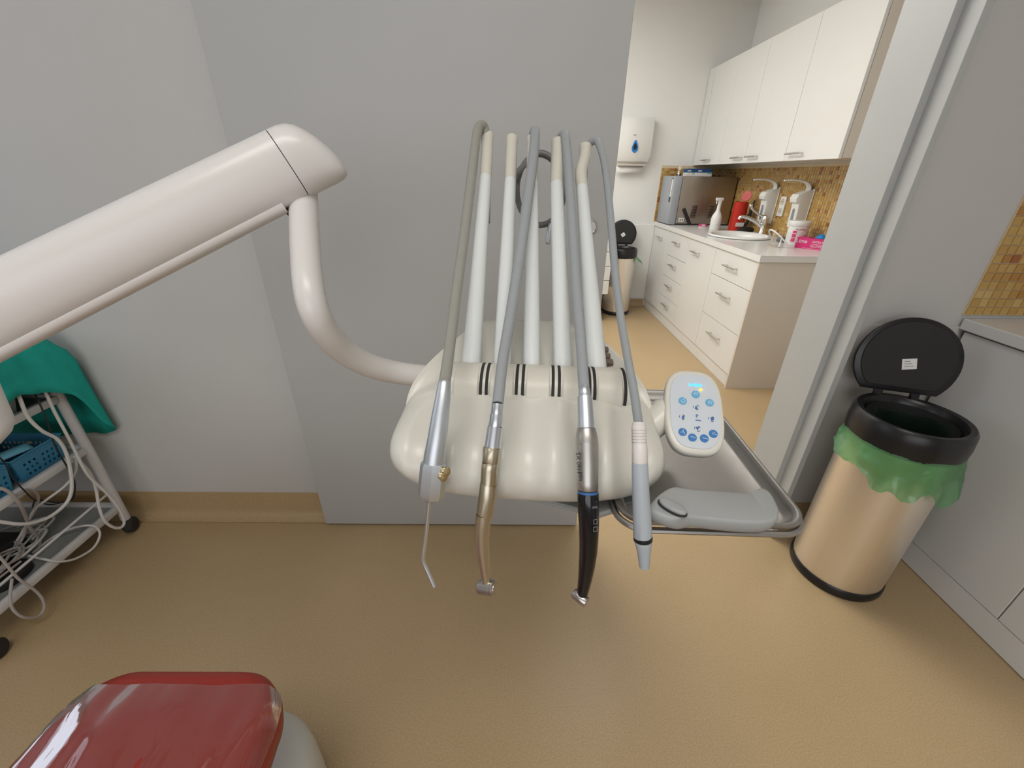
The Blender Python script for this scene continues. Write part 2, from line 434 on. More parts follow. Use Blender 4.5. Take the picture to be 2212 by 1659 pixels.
# door lining and frame on the right
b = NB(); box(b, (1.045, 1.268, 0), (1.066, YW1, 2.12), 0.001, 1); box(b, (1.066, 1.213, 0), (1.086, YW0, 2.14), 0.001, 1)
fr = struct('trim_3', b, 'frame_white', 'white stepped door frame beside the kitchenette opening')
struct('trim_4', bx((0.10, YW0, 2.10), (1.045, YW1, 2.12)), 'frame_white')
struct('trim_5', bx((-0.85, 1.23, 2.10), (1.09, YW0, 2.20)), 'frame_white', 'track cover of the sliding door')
# sliding door
b = NB(); box(b, (-0.744, YD, 0.010), (0.287, YD+0.036, 2.10), 0.0012, 1)
dr = struct('door_1', b, 'door_laminate', 'plain grey sliding door panel hung in front of the wall')
hp = ony(1276, 490, YD)
b = lathe(NB(), [(0.020, 0), (0.020, 0.004), (0.016, 0.005), (0.015, 0.001), (0.0, 0.001)], frame(hp, (0, -1, 0)), 24, cap=False)
struct('finger_pull', b, 'handle_metal', parent=dr, smooth=True)
# window behind the camera at the left (source of the daylight)
wn = struct('window_1', bx((XL-0.075, -0.12, 1.13), (XL-0.065, 1.12, 2.37)), 'visor', 'window in the left wall')
b = NB()
for y0, y1, z0, z1 in ((-0.12, 1.12, 1.13, 1.18), (-0.12, 1.12, 2.32, 2.37), (-0.12, -0.06, 1.18, 2.32), (1.06, 1.12, 1.18, 2.32), (0.47, 0.53, 1.18, 2.32)):
    box(b, (XL-0.1, y0, z0), (XL-0.04, y1, z1))
struct('window_frame', b, 'frame_white', parent=wn)

# mosaic tiles: far kitchenette splashback (too small to pick apart) and the near one tile by tile
def tile_field(name, parent, o, ux, uz, n, nu, nz, p, keep=None, joined=True, grout=True):
    g = 0.0018; th = 0.004; ux, uz, n = V(ux), V(uz), V(n)
    if joined:
        b = NB(); lay = b.loops.layers.float_color.new('tile_col')
    meshes = {}
    for k in range(nz):
        for i in range(nu):
            c = random.choices(range(8), TILE_W)[0]
            if keep and not keep(i, k): continue
            a = V(o)+ux*(i*p+g/2)+uz*(k*p+g/2); s = p-g; bv = 0.0012
            q = [a, a+ux*s, a+ux*s+uz*s, a+uz*s]
            t = [a+(ux+uz)*bv+n*th, a+ux*(s-bv)+uz*bv+n*th, a+ux*(s-bv)+uz*(s-bv)+n*th, a+ux*bv+uz*(s-bv)+n*th]
            if joined:
                vq = [b.verts.new(x) for x in q]; vt = [b.verts.new(x) for x in t]
                fs = [b.faces.new(vt)]+[b.faces.new((vq[j], vq[(j+1) % 4], vt[(j+1) % 4], vt[j])) for j in range(4)]
                for f in fs:
                    for l in f.loops: l[lay] = TILE_COLS[c]+(1,)
            else:
                if c not in meshes:
                    bb = NB(); org = a
                    vq = [bb.verts.new(x-org) for x in q]; vt = [bb.verts.new(x-org) for x in t]
                    bb.faces.new(vt)
                    for j in range(4): bb.faces.new((vq[j], vq[(j+1) % 4], vt[(j+1) % 4], vt[j]))
                    bmesh.ops.recalc_face_normals(bb, faces=bb.faces[:])
                    me = bpy.data.meshes.new('tile'); bb.to_mesh(me); bb.free(); me.materials.append(tile_cell('tile_%d' % c, TILE_COLS[c])); meshes[c] = me
                to = bpy.data.objects.new('tile', meshes[c]); C.objects.link(to); to.parent = parent; to.location = a-root_loc(parent)
    if joined:
        to = obj(name, b, 'tile', parent, smooth=False); to['kind'] = 'stuff'; return to
CT = 0.888   # worktop height
TP = 0.0255
b = NB(); box(b, (XR-0.004, 2.40, CT), (XR, YK, 1.395)); box(b, (1.478, YK-0.004, CT), (XR, YK, 1.395))
sp = struct('trim_6', b, 'grout', 'ochre mosaic splashback above the kitchenette worktop')
tile_field('mosaic_tiles', sp, (XR-0.004, 2.40, CT), (0, 1, 0), (0, 0, 1), (-1, 0, 0), int((YK-2.40)/TP), int((1.395-CT)/TP), TP)
tile_field('mosaic_tiles', sp, (1.480, YK-0.004, CT), (1, 0, 0), (0, 0, 1), (0, -1, 0), int((XR-1.480)/TP), int((1.395-CT)/TP), TP)
TP2 = 0.0275
sp2 = struct('trim_7', bx((1.492, YW0-0.004, 0.905), (XR, YW0, 1.55)), 'grout', 'ochre mosaic splashback at the right edge of the room')
tile_field('tile', sp2, (1.494, YW0-0.004, 0.907), (1, 0, 0), (0, 0, 1), (0, -1, 0), 22, 23, TP2, joined=False, keep=lambda i, k: i < 12)
tile_field('mosaic_tiles', sp2, (1.494, YW0-0.004, 0.907), (1, 0, 0), (0, 0, 1), (0, -1, 0), 22, 23, TP2, keep=lambda i, k: i >= 12)

# ================================================================== KITCHENETTE
def hbar(parent, c, ax, out, L=0.15):
    c = V(c); ax = V(ax).normalized(); out = V(out).normalized()
    b = NB(); tube(b, [c+out*0.03-ax*L/2, c+out*0.03+ax*L/2], 0.0055, 10)
    for s in (-1, 1): tube(b, [c+ax*s*L*0.38, c+out*0.03+ax*s*L*0.38], 0.004, 8)
    return obj('handle', b, 'handle_metal', parent)
def base_unit(label, y0, y1, fronts, name='base_cabinet', xf=1.500, xb=XR-0.01, hy=None, group=None):
    """fronts: list of (z0,z1,kind)"""
    t = thing(name, label, 'cabinet', (xb-0.3, (y0+y1)/2, 0), group)
    obj('body', bx((xf+0.019, y0+0.001, 0.10), (xb, y1-0.001, CT-0.04)), 'cab_white', t, smooth=False)
    for z0, z1, kind, hl in fronts:
        d = obj(kind, bx((xf, y0+0.0018, z0+0.0018), (xf+0.018, y1-0.0018, z1-0.0018), 0.001, 1), 'cab_white', t, smooth=False)
        hz = z1-0.085 if kind == 'drawer' else z1-0.085
        if hl: hbar(d, (xf, (y0+y1)/2+(hy or 0), (z0+z1)/2+hl if kind == 'drawer' else hz), (0, 1, 0), (-1, 0, 0), 0.17 if (y1-y0) > 0.5 else 0.14)
    return t
ZT = CT-0.040
base_unit('narrow white base cabinet door at the far kitchenette wall, under the steam steriliser', 4.09, 4.535, [(0.095, ZT, 'door', 1)])
base_unit('white base cabinet with a column of four small drawers', 3.61, 4.09, [(0.095, 0.262, 'drawer', 0.03), (0.262, 0.450, 'drawer', 0.03), (0.450, 0.640, 'drawer', 0.03), (0.640, ZT, 'drawer', 0.03)])
base_unit('white base cabinet with one tall door below the sink', 3.115, 3.61, [(0.095, ZT, 'door', 1)], hy=0.06)
base_unit('wide white base cabinet with three deep drawers, nearest the doorway', 2.55, 3.115, [(0.095, 0.372, 'drawer', 0.04), (0.372, 0.665, 'drawer', 0.05), (0.665, ZT, 'drawer', 0.005)])
tag(obj('end_panel', bx((1.496, 2.53, 0), (XR-0.002, 2.549, ZT), 0.001, 1), 'cab_bounce_tint', smooth=False), 'white side panel closing the near end of the base cabinets, warm floor bounce in its colour', 'panel')
tag(obj('plinth', bx((1.512, 2.55, 0.002), (1.528, 4.54, 0.094)), 'cab_white', smooth=False), 'white plinth strip along the floor under the kitchenette cabinets', 'plinth')
# worktop with a round sink cut out
SX, SY, SRX, SRY = 1.80, 3.42, 0.225, 0.245
def worktop():
    b = NB(); n = 48; ins = 0.93
    hole = [(SX+SRX*ins*math.cos(2*math.pi*i/n), SY+SRY*ins*math.sin(2*math.pi*i/n)) for i in range(n)]
    x0, x1, y0, y1 = 1.488, XR-0.004, 2.522, YK-0.004
    outer = []
    for i in range(n):
        a = 2*math.pi*i/n; ca, sa = math.cos(a), math.sin(a)
        t = min(((x1-SX)/ca if ca > 1e-6 else (x0-SX)/ca if ca < -1e-6 else 1e9), ((y1-SY)/sa if sa > 1e-6 else (y0-SY)/sa if sa < -1e-6 else 1e9))
        outer.append((SX+ca*t, SY+sa*t))
    for cx_, cy_ in ((x0, y0), (x1, y0), (x1, y1), (x0, y1)):
        j = min(range(n), key=lambda i: (outer[i][0]-cx_)**2+(outer[i][1]-cy_)**2); outer[j] = (cx_, cy_)
    top = CT; bot = CT-0.038
    A = [[b.verts.new((p[0], p[1], z)) for p in ring] for ring, z in ((hole, top), (outer, top), (outer, bot), (hole, bot))]
    for r in range(4):
        for i in range(n):
            j = (i+1) % n
            b.faces.new((A[r][i], A[r][j], A[(r+1) % 4][j], A[(r+1) % 4][i]))
    return b
tag(obj('worktop', worktop(), 'cab_white', smooth=False), 'white kitchenette worktop with a sink let into it', 'worktop')
prof = [(1.0, 0.004), (1.0, 0.012), (0.97, 0.016), (0.90, 0.014), (0.84, 0.004), (0.80, -0.03), (0.74, -0.11), (0.55, -0.14), (0.15, -0.145), (0.0, -0.145),
        (0.0, -0.152), (0.6, -0.148), (0.80, -0.11), (0.86, -0.02), (0.90, 0.001)]
t = thing('sink', 'round white ceramic sink set in the kitchenette worktop', 'sink', (SX, SY, CT))
obj('basin', lathe(NB(), [(r, z) for r, z in prof], Matrix.Translation((SX, SY, CT)), 48, cap=False, sx=SRX, sy=SRY), 'ceramic_white', t)
obj('drain', lathe(NB(), [(0.0, 0), (0.022, 0), (0.022, 0.004), (0.0, 0.004)], Matrix.Translation((SX, SY, CT-0.145)), 16, cap=False), 'chrome', t)
obj('overflow_hole', lathe(NB(), [(0.0, 0), (0.008, 0), (0.008, 0.003), (0.0, 0.003)], frame((SX+0.172, SY-0.02, CT-0.04), (-1, 0, 0.25)), 12, cap=False), 'dark_gap', t)
# faucet
fx, fy = 2.02, 3.50
fz = CT+0.0135
t = thing('faucet', 'chrome single-lever tap with a long raised elbow lever', 'faucet', (fx, fy, fz))
obj('base', lathe(NB(), [(0.027, 0), (0.026, 0.012), (0.022, 0.02), (0.021, 0.085), (0.025, 0.095), (0.026, 0.115), (0.020, 0.128), (0, 0.130)], Matrix.Translation((fx, fy, fz)), 20), 'chrome', t)
obj('spout', tube(NB(), cat([(fx, fy, fz+0.045), (fx-0.06, fy+0.02, fz+0.085), (fx-0.13, fy+0.04, fz+0.115), (fx-0.17, fy+0.052, fz+0.118), (fx-0.18, fy+0.055, fz+0.098)], 6), interp([0.018, 0.014, 0.013, 0.013, 0.013], 6), 12), 'chrome', t)
b = tube(NB(), cat([(fx, fy, fz+0.120), (fx-0.05, fy+0.015, fz+0.138), (fx-0.10, fy+0.03, fz+0.170), (fx-0.118, fy+0.035, fz+0.192)], 6), interp([0.014, 0.0085, 0.007, 0.010], 6), 10)
ball(b, (fx-0.122, fy+0.036, fz+0.202), 0.014)
obj('lever', b, 'chrome', t)

# wall cabinets
WX = 1.775
for i, (y0, y1, lab) in enumerate(((2.545, 3.05, 'widest white wall cabinet, nearest the doorway'), (3.05, 3.57, 'white wall cabinet second from the doorway'),
                                   (3.57, 4.00, 'white wall cabinet third from the doorway'), (4.00, 4.43, 'white wall cabinet above the steam steriliser, furthest from the doorway'))):
    t = thing('wall_cabinet', lab, 'cabinet', ((WX+XR)/2, (y0+y1)/2, 1.40))
    obj('body', bx((WX+0.020, y0+0.0005, 1.402), (XR-0.002, y1-0.0005, 2.15)), 'cab_bounce_tint' if i == 0 else 'cab_white', t, smooth=False)  # nearest body takes the tone with the warm bounce painted in
    d = obj('door', bx((WX, y0+0.0015, 1.398), (WX+0.018, y1-0.0015, 2.153), 0.001, 1), 'cab_white', t, smooth=False)
    hy = (y0+y1)/2+(0.13, 0.13, -0.12, 0.02)[i]
    hbar(d, (WX, hy, 1.437), (0, 1, 0), (-1, 0, 0), 0.15)
tag(obj('filler_panel', bx((WX, 4.432, 1.398), (XR-0.002, YK-0.006, 2.153)), 'cab_white', smooth=False), 'plain white filler panel between the last wall cabinet and the far wall', 'panel')

# steam steriliser
ax0, ax1, ay0, ay1, az0, az1 = 1.575, 2.075, 4.20, 4.515, CT+0.012, 1.302
t = thing('steam_sterilizer', 'stainless steel steam steriliser with grey door on the worktop', 'steriliser', ((ax0+ax1)/2, (ay0+ay1)/2, CT))
obj('body', bx((ax0, ay0, az0), (ax1, ay1, az1), 0.004, 2), 'steri_steel', t)
obj('front_door', bx((1.497, ay0-0.012, CT+0.006), (ax0-0.006, ay1+0.01, az1+0.003), 0.006, 2), 'steri_door', t)
for x in (ax0+0.03, ax1-0.03):
    for y in (ay0+0.04, ay1-0.04): obj('foot', lathe(NB(), [(0.014, 0), (0.014, 0.013)], Matrix.Translation((x, y, CT)), 12), 'rubber', t)
obj('base_skirt', bx((ax0+0.005, ay0+0.006, CT+0.001), (ax1-0.02, ay1-0.02, az0)), 'black_matte', t, smooth=False)
for vx in (1.700, 1.860):
    for k in range(8):
        z = CT+0.075+k*0.0135
        b = NB(); box(b, (vx+k*0.0008, ay0-0.006, z), (vx+0.052+k*0.0008, ay0+0.001, z+0.006), 0.002, 1)
        o = obj('vent_louvre', b, 'steri_steel', t)
        obj('vent_slot', bx((vx+k*0.0008, ay0-0.0012, z-0.006), (vx+0.052+k*0.0008, ay0+0.001, z)), 'dark_gap', t, smooth=False)
b = NB(); M = axes((1.625, ay0-0.014, CT+0.145), (0.62, 0, -1), (1, 0, 0.62)); box(b, (0, -0.014, -0.012), (0.165, 0.014, 0.010), 0.003, 1, M)
obj('latch_lever', b, 'black_matte', t)
obj('socket_plate', bx((1.600, ay0-0.003, CT+0.028), (1.650, ay0, CT+0.064), 0.001, 1), 'plastic_white', t)
b = NB()
for x in (1.615, 1.635): lathe(b, [(0.0, 0), (0.006, 0), (0.006, 0.001), (0, 0.001)], frame((x, ay0-0.0042, CT+0.046), (0, -1, 0)), 12, cap=False)
obj('socket_hole', b, 'dark_gap', t)
M = axes((1.4965, ay0+0.045, 1.20), (0, 1, 0), (0, 0, 1))
b = NB(); box(b, (1.4955, ay0+0.025, 1.085), (1.498, ay0+0.062, 1.288), 0.0008, 1); obj('control_recess', b, 'black_plastic', t)
b = NB(); box(b, (1.492, ay0+0.018, 1.13), (1.4965, ay0+0.045, 1.28), 0.001, 1); obj('control_panel', b, 'plastic_white', t)
b = lathe(NB(), [(0.011, 0), (0.011, 0.003), (0.007, 0.004), (0.0, 0.004)], frame((1.497, ay1-0.03, CT+0.03), (-1, 0, 0)), 16, cap=False); obj('badge', b, 'handle_metal', t)

# boxes on the steriliser
def glove_box(label, x0, x1, y0, y1, z0, h, group=None):
    t = thing('glove_box', label, 'box', ((x0+x1)/2, (y0+y1)/2, z0))
    obj('carton', bx((x0, y0, z0), (x1, y1, z0+h*0.5), 0.001, 1), 'paper_white', t, smooth=False)
    obj('carton_top', bx((x0, y0, z0+h*0.5), (x1, y1, z0+h), 0.001, 1), 'blue_box', t, smooth=False)
    M = axes(((x0+x1)/2-(x1-x0)*0.18, y0-0.0006, z0+h*0.74), (1, 0, 0), (0, 0, 1))
    for k in (-1, 1): obj('print_block', box(NB(), (-0.012+k*0.006, -0.006, -0.0003), (0.006+k*0.006, 0.006, 0.0003), 0, 1, M), 'print_white', t, smooth=False)
    obj('colour_flash', bx((x1-(x1-x0)*0.28, y0-0.0006, z0+h*0.36), (x1-0.002, y0, z0+h*0.56)), 'green_print', t, smooth=False)
    return t
glove_box('smaller blue and white glove box on the steriliser, left one', 1.625, 1.69, 4.26, 4.36, az1+0.001, 0.062)
glove_box('larger blue and white glove box on the steriliser, right one', 1.692, 1.855, 4.26, 4.36, az1+0.001, 0.062)
# small figurine
fgx, fgy, fgz = 1.545, 4.25, az1+0.003
t = thing('figurine', 'tiny black and white figurine holding a white flower on top of the steriliser', 'figurine', (fgx, fgy, fgz))
b = NB(); ball(b, (fgx, fgy, fgz+0.014), 0.014, (1, 0.8, 1), 12); ball(b, (fgx-0.002, fgy-0.002, fgz+0.034), 0.009, n=12); obj('body', b, 'plastic_white', t)
b = NB(); ball(b, (fgx+0.011, fgy-0.004, fgz+0.013), 0.011, n=10); ball(b, (fgx-0.013, fgy-0.003, fgz+0.011), 0.006, n=10); obj('black_patch', b, 'black_matte', t)
b = NB(); tube(b, [(fgx, fgy, fgz+0.03), (fgx+0.004, fgy, fgz+0.055)], 0.0018, 6)
obj('flower_stem', b, 'green_print', t)
b = NB()
for k in range(6): ball(b, (fgx+0.004+0.010*math.cos(k*1.047), fgy, fgz+0.063+0.010*math.sin(k*1.047)), 0.0065, (1, 0.5, 1), 8)
obj('flower', b, 'plastic_white', t)

# spray bottle
px_, py_ = 1.80, 3.86
t = thing('spray_bottle', 'white trigger spray bottle standing by the sink', 'bottle', (px_, py_, CT))
b = lathe(NB(), [(0.0, 0), (0.040, 0), (0.043, 0.006), (0.043, 0.085), (0.041, 0.105), (0.030, 0.130), (0.019, 0.150), (0.0155, 0.165), (0.0145, 0.205), (0, 0.205)], Matrix.Translation((px_, py_, CT)), 28, cap=False)
obj('bottle_body', b, 'plastic_white', t)
b = NB(); box(b, (px_-0.040, py_-0.011, CT+0.232), (px_+0.024, py_+0.011, CT+0.256), 0.006, 2); box(b, (px_-0.014, py_-0.010, CT+0.203), (px_+0.014, py_+0.010, CT+0.24), 0.004, 2)
obj('spray_head', b, 'plastic_white', t)
b = tube(NB(), cat([(px_-0.026, py_, CT+0.236), (px_-0.030, py_, CT+0.222), (px_-0.026, py_, CT+0.208)], 4), 0.005, 8); obj('trigger', b, 'plastic_white', t)
M = axes((px_-0.002, py_-0.0438, CT+0.045), (1, 0, 0), (0, 0, 1)); text('lettering', '. ---', 0.016, M, 'print_black', t)

# red canister with open lid and black handle
rx_, ry_ = 1.955, 3.80
t = thing('red_canister', 'red canister with flipped-open lid and black handle behind the tap', 'canister', (rx_, ry_, CT))
obj('body', lathe(NB(), [(0.058, 0), (0.060, 0.005), (0.054, 0.222), (0.055, 0.228), (0.050, 0.229), (0.049, 0.21), (0.0, 0.21)], Matrix.Translation((rx_, ry_, CT)), 32), 'red_plastic', t)
obj('lid', lathe(NB(), [(0.0, -0.003), (0.040, -0.003), (0.042, 0.0), (0.040, 0.004), (0, 0.004)], frame((rx_+0.040, ry_+0.02, CT+0.272), (-0.75, -0.6, 0.25)), 24, cap=False), 'red_plastic', t)
obj('handle', tube(NB(), cat([(rx_+0.055, ry_-0.03, CT+0.03), (rx_+0.072, ry_-0.04, CT+0.09), (rx_+0.074, ry_-0.04, CT+0.17), (rx_+0.085, ry_-0.04, CT+0.245)], 6), interp([0.013, 0.013, 0.012, 0.004], 6), 10), 'black_matte', t)
lbm = axes((rx_-0.004, ry_-0.0615, CT+0.055), (1, 0.0, 0), (0, 0.03, 1))
obj('label_sticker', box(NB(), (-0.034, -0.016, -0.001), (0.034, 0.016, 0.002), 0, 1, lbm), 'paper_white', t, smooth=False)
b = NB(); M = axes((rx_+0.012, ry_-0.0578, CT+0.088), (1, 0.2, 0), (0, 0, 1)); prism(b, [(-0.009, -0.007), (0.009, -0.007), (0, 0.009)], 0.001, M); obj('warning_triangle', b, 'brass', t, smooth=False)
# black cloth
def blob(name, c, r, s, material, parent=None, amp=0.25, fr=3.0, seed=0, n=24):
    b = NB(); bmesh.ops.create_icosphere(b, subdivisions=3, radius=1.0)
    for v in b.verts:
        k = 1+amp*noise.noise(v.co*fr*0.7+V((seed, seed*2, 0)))
        p = V((v.co.x*s[0]*k, v.co.y*s[1]*k, v.co.z*s[2]*k))*r
        p.z = max(p.z, -0.55*s[2]*r); v.co = p
    zmin = min(v.co.z for v in b.verts)
    for v in b.verts: v.co += V(c)-V((0, 0, zmin))
    return obj(name, b, material, parent, ang=60)
tag(blob('cloth', (1.965, 3.655, CT+0.001), 0.06, (1.2, 0.55, 0.5), 'black_matte', seed=3), 'crumpled black cloth lying behind the tap', 'cloth')
# pink brush on the worktop
t = thing('nail_brush', 'small pink nail brush lying in front of the steriliser', 'brush', (1.765, 4.02, CT))
obj('brush_body', prism(NB(), [(p[0], p[1]) for p in sq(24, 0.038, 0.016, 3)], 0.020, Matrix.Translation((1.765, 4.02, CT+0.009)), 0.006), 'pink', t)
obj('bristles', prism(NB(), sq(24, 0.034, 0.013, 3), 0.010, Matrix.Translation((1.765, 4.02, CT))), 'paper_white', t)
obj('grip_groove', prism(NB(), sq(20, 0.018, 0.006, 2.5), 0.002, axes((1.762, 4.0035, CT+0.02), (1, 0, 0), (0, 0, 1))), 'paper_white', t)

# soap dispensers with elbow levers on the splashback
def dispenser(label, y, blue):
    x1 = XR-0.0085; z0, z1 = 0.972, 1.232
    t = thing('soap_dispenser', label, 'dispenser', (x1, y, z0))
    obj('back_plate', bx((x1-0.006, y-0.045, z0), (x1, y+0.045, z1+0.004), 0.002, 1), 'plastic_white', t)
    pr = [(0, 0.0), (-0.068, 0.012), (-0.074, 0.14), (-0.078, 0.17), (-0.098, 0.178), (-0.104, 0.20), (-0.092, 0.228), (-0.03, 0.252), (0, 0.256)]
    b = NB(); loft(b, [[V((x1-0.006+p[0]*s, y+yy, z0+p[1])) for p in pr] for yy, s in ((-0.040, 0.94), (-0.037, 1.0), (0.037, 1.0), (0.040, 0.94))])
    obj('housing', b, 'plastic_white', t, ang=30)
    b = NB(); M = axes((x1-0.0785, y, z0+0.08), (0, -1, 0), (-0.05, 0, 1)); prism(b, sq(24, 0.012, 0.056, 4), 0.003, M)
    obj('level_window', b, 'print_grey', t)
    if blue:
        b = NB(); prism(b, sq(16, 0.010, 0.016, 4), 0.0042, axes((x1-0.0785, y, z0+0.105), (0, -1, 0), (-0.05, 0, 1))); obj('blue_label', b, 'nitrile_blue', t)
    p = [(x1-0.022, y, z0+0.246), (x1-0.022, y, z0+0.275), (x1-0.05, y, z0+0.302), (x1-0.11, y, z0+0.315), (x1-0.205, y, z0+0.313)]
    obj('elbow_lever', tube(NB(), cat(p, 6), interp([0.013, 0.012, 0.009, 0.006, 0.005], 6), 10, ref=(0, 1, 0), rx=2.0), 'plastic_white', t)
    return t
dispenser('left white soap dispenser with elbow lever on the mosaic', 3.57, False)
dispenser('right white soap dispenser with a blue label in its window', 3.165, True)
t = thing('wall_socket', 'double white wall socket between the two soap dispensers', 'socket', (XR-0.0085, 3.40, 1.03))
obj('plate', bx((XR-0.020, 3.405, 1.035), (XR-0.0085, 3.475, 1.175), 0.004, 2), 'plastic_white', t)
for z in (1.072, 1.138):
    d = obj('outlet_well', lathe(NB(), [(0.024, 0), (0.022, 0.002), (0.020, 0.0005), (0, 0.0005)], frame((XR-0.0205, 3.44, z), (-1, 0, 0)), 20, cap=False), 'paper_beige', t)
    b = NB()
    for dy in (-0.008, 0.008): lathe(b, [(0.0, 0), (0.003, 0), (0.003, 0.001), (0, 0.001)], frame((XR-0.0215, 3.44+dy, z), (-1, 0, 0)), 8, cap=False)
    obj('pin_hole', b, 'dark_gap', d)

# wipes tub
wx_, wy_ = 1.965, 2.98
t = thing('wipes_tub', 'white plastic wipes tub with pink print beside the glove box', 'tub', (wx_, wy_, CT))
obj('tub', lathe(NB(), [(0.056, 0), (0.060, 0.004), (0.062, 0.125), (0, 0.125)], Matrix.Translation((wx_, wy_, CT)), 36), 'plastic_white', t)
obj('lid', lathe(NB(), [(0.064, 0.125), (0.066, 0.128), (0.066, 0.152), (0.063, 0.157), (0, 0.157)], Matrix.Translation((wx_, wy_, CT)), 36), 'plastic_white', t)
def wrap_patch(cx_, cy_, r, a0, a1, z0, z1, th=0.0008):
    b = NB(); n = 10
    P = [[V((cx_+(r+o)*math.cos(a0+(a1-a0)*i/n), cy_+(r+o)*math.sin(a0+(a1-a0)*i/n), z)) for i in range(n+1)] for o, z in ((th, z0), (th, z1))]
    loft(b, P, cyc=False, cap=False); return b
for z0, z1 in ((0.028, 0.050), (0.055, 0.078), (0.082, 0.096)):
    obj('pink_print', wrap_patch(wx_, wy_, 0.0612, R_(-150), R_(-128), CT+z0, CT+z1), 'pink', t)
M = axes((wx_-0.016, wy_-0.0625, CT+0.106), (1, -0.18, 0), (0, 0, 1)); text('lettering', 'MedWipes', 0.019, M, 'print_red', t)
for k in range(4):
    M = axes((wx_+0.018, wy_-0.0618, CT+0.036+k*0.012), (1, 0.25, 0), (0, 0, 1)); obj('print_line', box(NB(), (-0.016, -0.0012, 0), (0.010, 0.0012, 0.001), 0, 1, M), 'print_grey', t, smooth=False)
# pink glove box with a blue glove poking out
gM = axes((1.99, 2.78, CT), (0.62, -0.78, 0), (0.78, 0.62, 0))
t = thing('pink_glove_box', 'pink carton of nitrile gloves at the near end of the worktop', 'box', (1.99, 2.78, CT))
obj('carton', box(NB(), (-0.125, -0.02, 0), (0.055, 0.085, 0.066), 0.001, 1, gM), 'pink', t, smooth=False)
Mf = gM @ axes((0, -0.0203, 0), (1, 0, 0), (0, 0, 1))
text('lettering', 'Lime', 0.034, Mf @ Matrix.Translation((-0.092, 0.045, 0)), 'print_white', t)
text('lettering', 'NITRILE', 0.018, Mf @ Matrix.Translation((0.000, 0.046, 0)), 'print_white', t)
text('lettering', 'GLOVES', 0.020, Mf @ Matrix.Translation((0.000, 0.020, 0)), 'print_white', t)
obj('print_rule', box(NB(), (-0.035, 0.032, 0), (0.035, 0.0335, 0.0004), 0, 1, Mf), 'print_white', t, smooth=False)
obj('print_rule', box(NB(), (-0.08, 0.004, 0), (0.05, 0.0052, 0.0004), 0, 1, Mf), 'print_white', t, smooth=False)
obj('opening', prism(NB(), sq(20, 0.045, 0.02, 2), 0.0008, gM @ Matrix.Translation((-0.03, 0.03, 0.066))), 'dark_gap', t)
b = NB(); c0 = gM @ V((-0.005, 0.03, 0.067))
ring = lambda r, z, s: [c0+V((r*math.cos(a)*(1+0.2*math.sin(3*a+s)), r*1.2*math.sin(a), z*(1+0.15*math.cos(2*a+s)))) for a in [2*math.pi*i/18 for i in range(18)]]
loft(b, [ring(0.028, 0.0005, 0), ring(0.022, 0.008, 0.5), ring(0.012, 0.018, 1), ring(0.003, 0.026, 1)])
tag(obj('nitrile_glove', b, 'nitrile_blue', ang=70), 'blue nitrile glove poking out of the pink box', 'glove')
# clear face shield lying on the worktop
t = thing('face_shield', 'clear plastic face shield with a white headband on the worktop', 'face shield', (1.80, 2.93, CT))
b = NB(); cxs, cys = 1.83, 2.90
rows = []
for z in (0.002, 0.05, 0.10):
    rows.append([V((cxs+0.085*math.cos(a)+0.2*z, cys+0.075*math.sin(a), CT+z)) for a in [R_(120+i*12) for i in range(21)]])
loft(b, rows, cyc=False, cap=False); obj('visor', b, 'visor', t)
p = [V((cxs+0.088*math.cos(a)-0.01, cys+0.078*math.sin(a), CT+0.02+0.085*math.sin(R_(i*9)))) for i, a in enumerate([R_(90+i*9) for i in range(21)])]
obj('headband', tube(NB(), p, 0.005, 8), 'plastic_white', t)
obj('strap', tube(NB(), [(1.775, 2.835, CT+0.008), (1.782, 2.842, CT+0.03), (1.785, 2.85, CT+0.075)], [0.006, 0.005, 0.003], 8), 'plastic_white', t)
tag(blob('rubber_bulb', (1.965, 3.12, CT+0.001), 0.032, (1.3, 1.1, 0.75), 'bulb_grey', amp=0.05), 'dark grey rubber bulb lying between sink and wipes tub', 'bulb')

# towel dispenser on the far wall
tx0, tx1 = 1.005, 1.320
t = thing('towel_dispenser', 'white paper towel dispenser with a blue drop-shaped window', 'dispenser', ((tx0+tx1)/2, YK-0.005, 1.42))
yy = YK-0.0005
secs = []
for z, d, sh in ((1.405, 0.075, 0.020), (1.425, 0.105, 0.010), (1.47, 0.125, 0.0), (1.60, 0.125, 0.0), (1.765, 0.110, 0.0), (1.782, 0.10, 0.003)):
    a, c = tx0+sh, tx1-sh
    ring = [V((a, yy, z)), V((a, yy-d*0.75, z))]
    for i in range(9): u_ = i/8; ring.append(V((a+(c-a)*u_, yy-d*0.78-d*0.22*math.sin(math.pi*u_), z)))
    ring += [V((c, yy-d*0.75, z)), V((c, yy, z))]; secs.append(ring)
obj('housing', loft(NB(), secs), 'plastic_white', t, ang=30)
obj('mouth_panel', bx((tx0+0.02, yy-0.09, 1.385), (tx1-0.02, yy, 1.405), 0.004, 1), 'paper_beige', t)
b = NB(); loft(b, [[V((tx0+0.005, yy-0.065, 1.325)), V((tx1-0.045, yy-0.065, 1.325))], [V((tx0+0.01, yy-0.055, 1.386)), V((tx1-0.045, yy-0.055, 1.386))]], cyc=False, cap=False)
solid(obj('paper_towel', b, 'paper_white', t), 0.002)
def drop(s): return [(s*0.030*math.sin(a)*(1 if math.cos(a) > 0 else (0.55+0.45*(1+math.cos(a)))), -s*0.042*math.cos(a) if math.cos(a) > 0 else -s*0.062*math.cos(a)) for a in [2*math.pi*i/28 for i in range(28)]]
Md = axes((1.158, yy-0.1272, 1.535), (1, 0, 0), (0, 0, 1))
obj('drop_window', prism(NB(), drop(1.0), 0.003, Md), 'drop_blue', t)
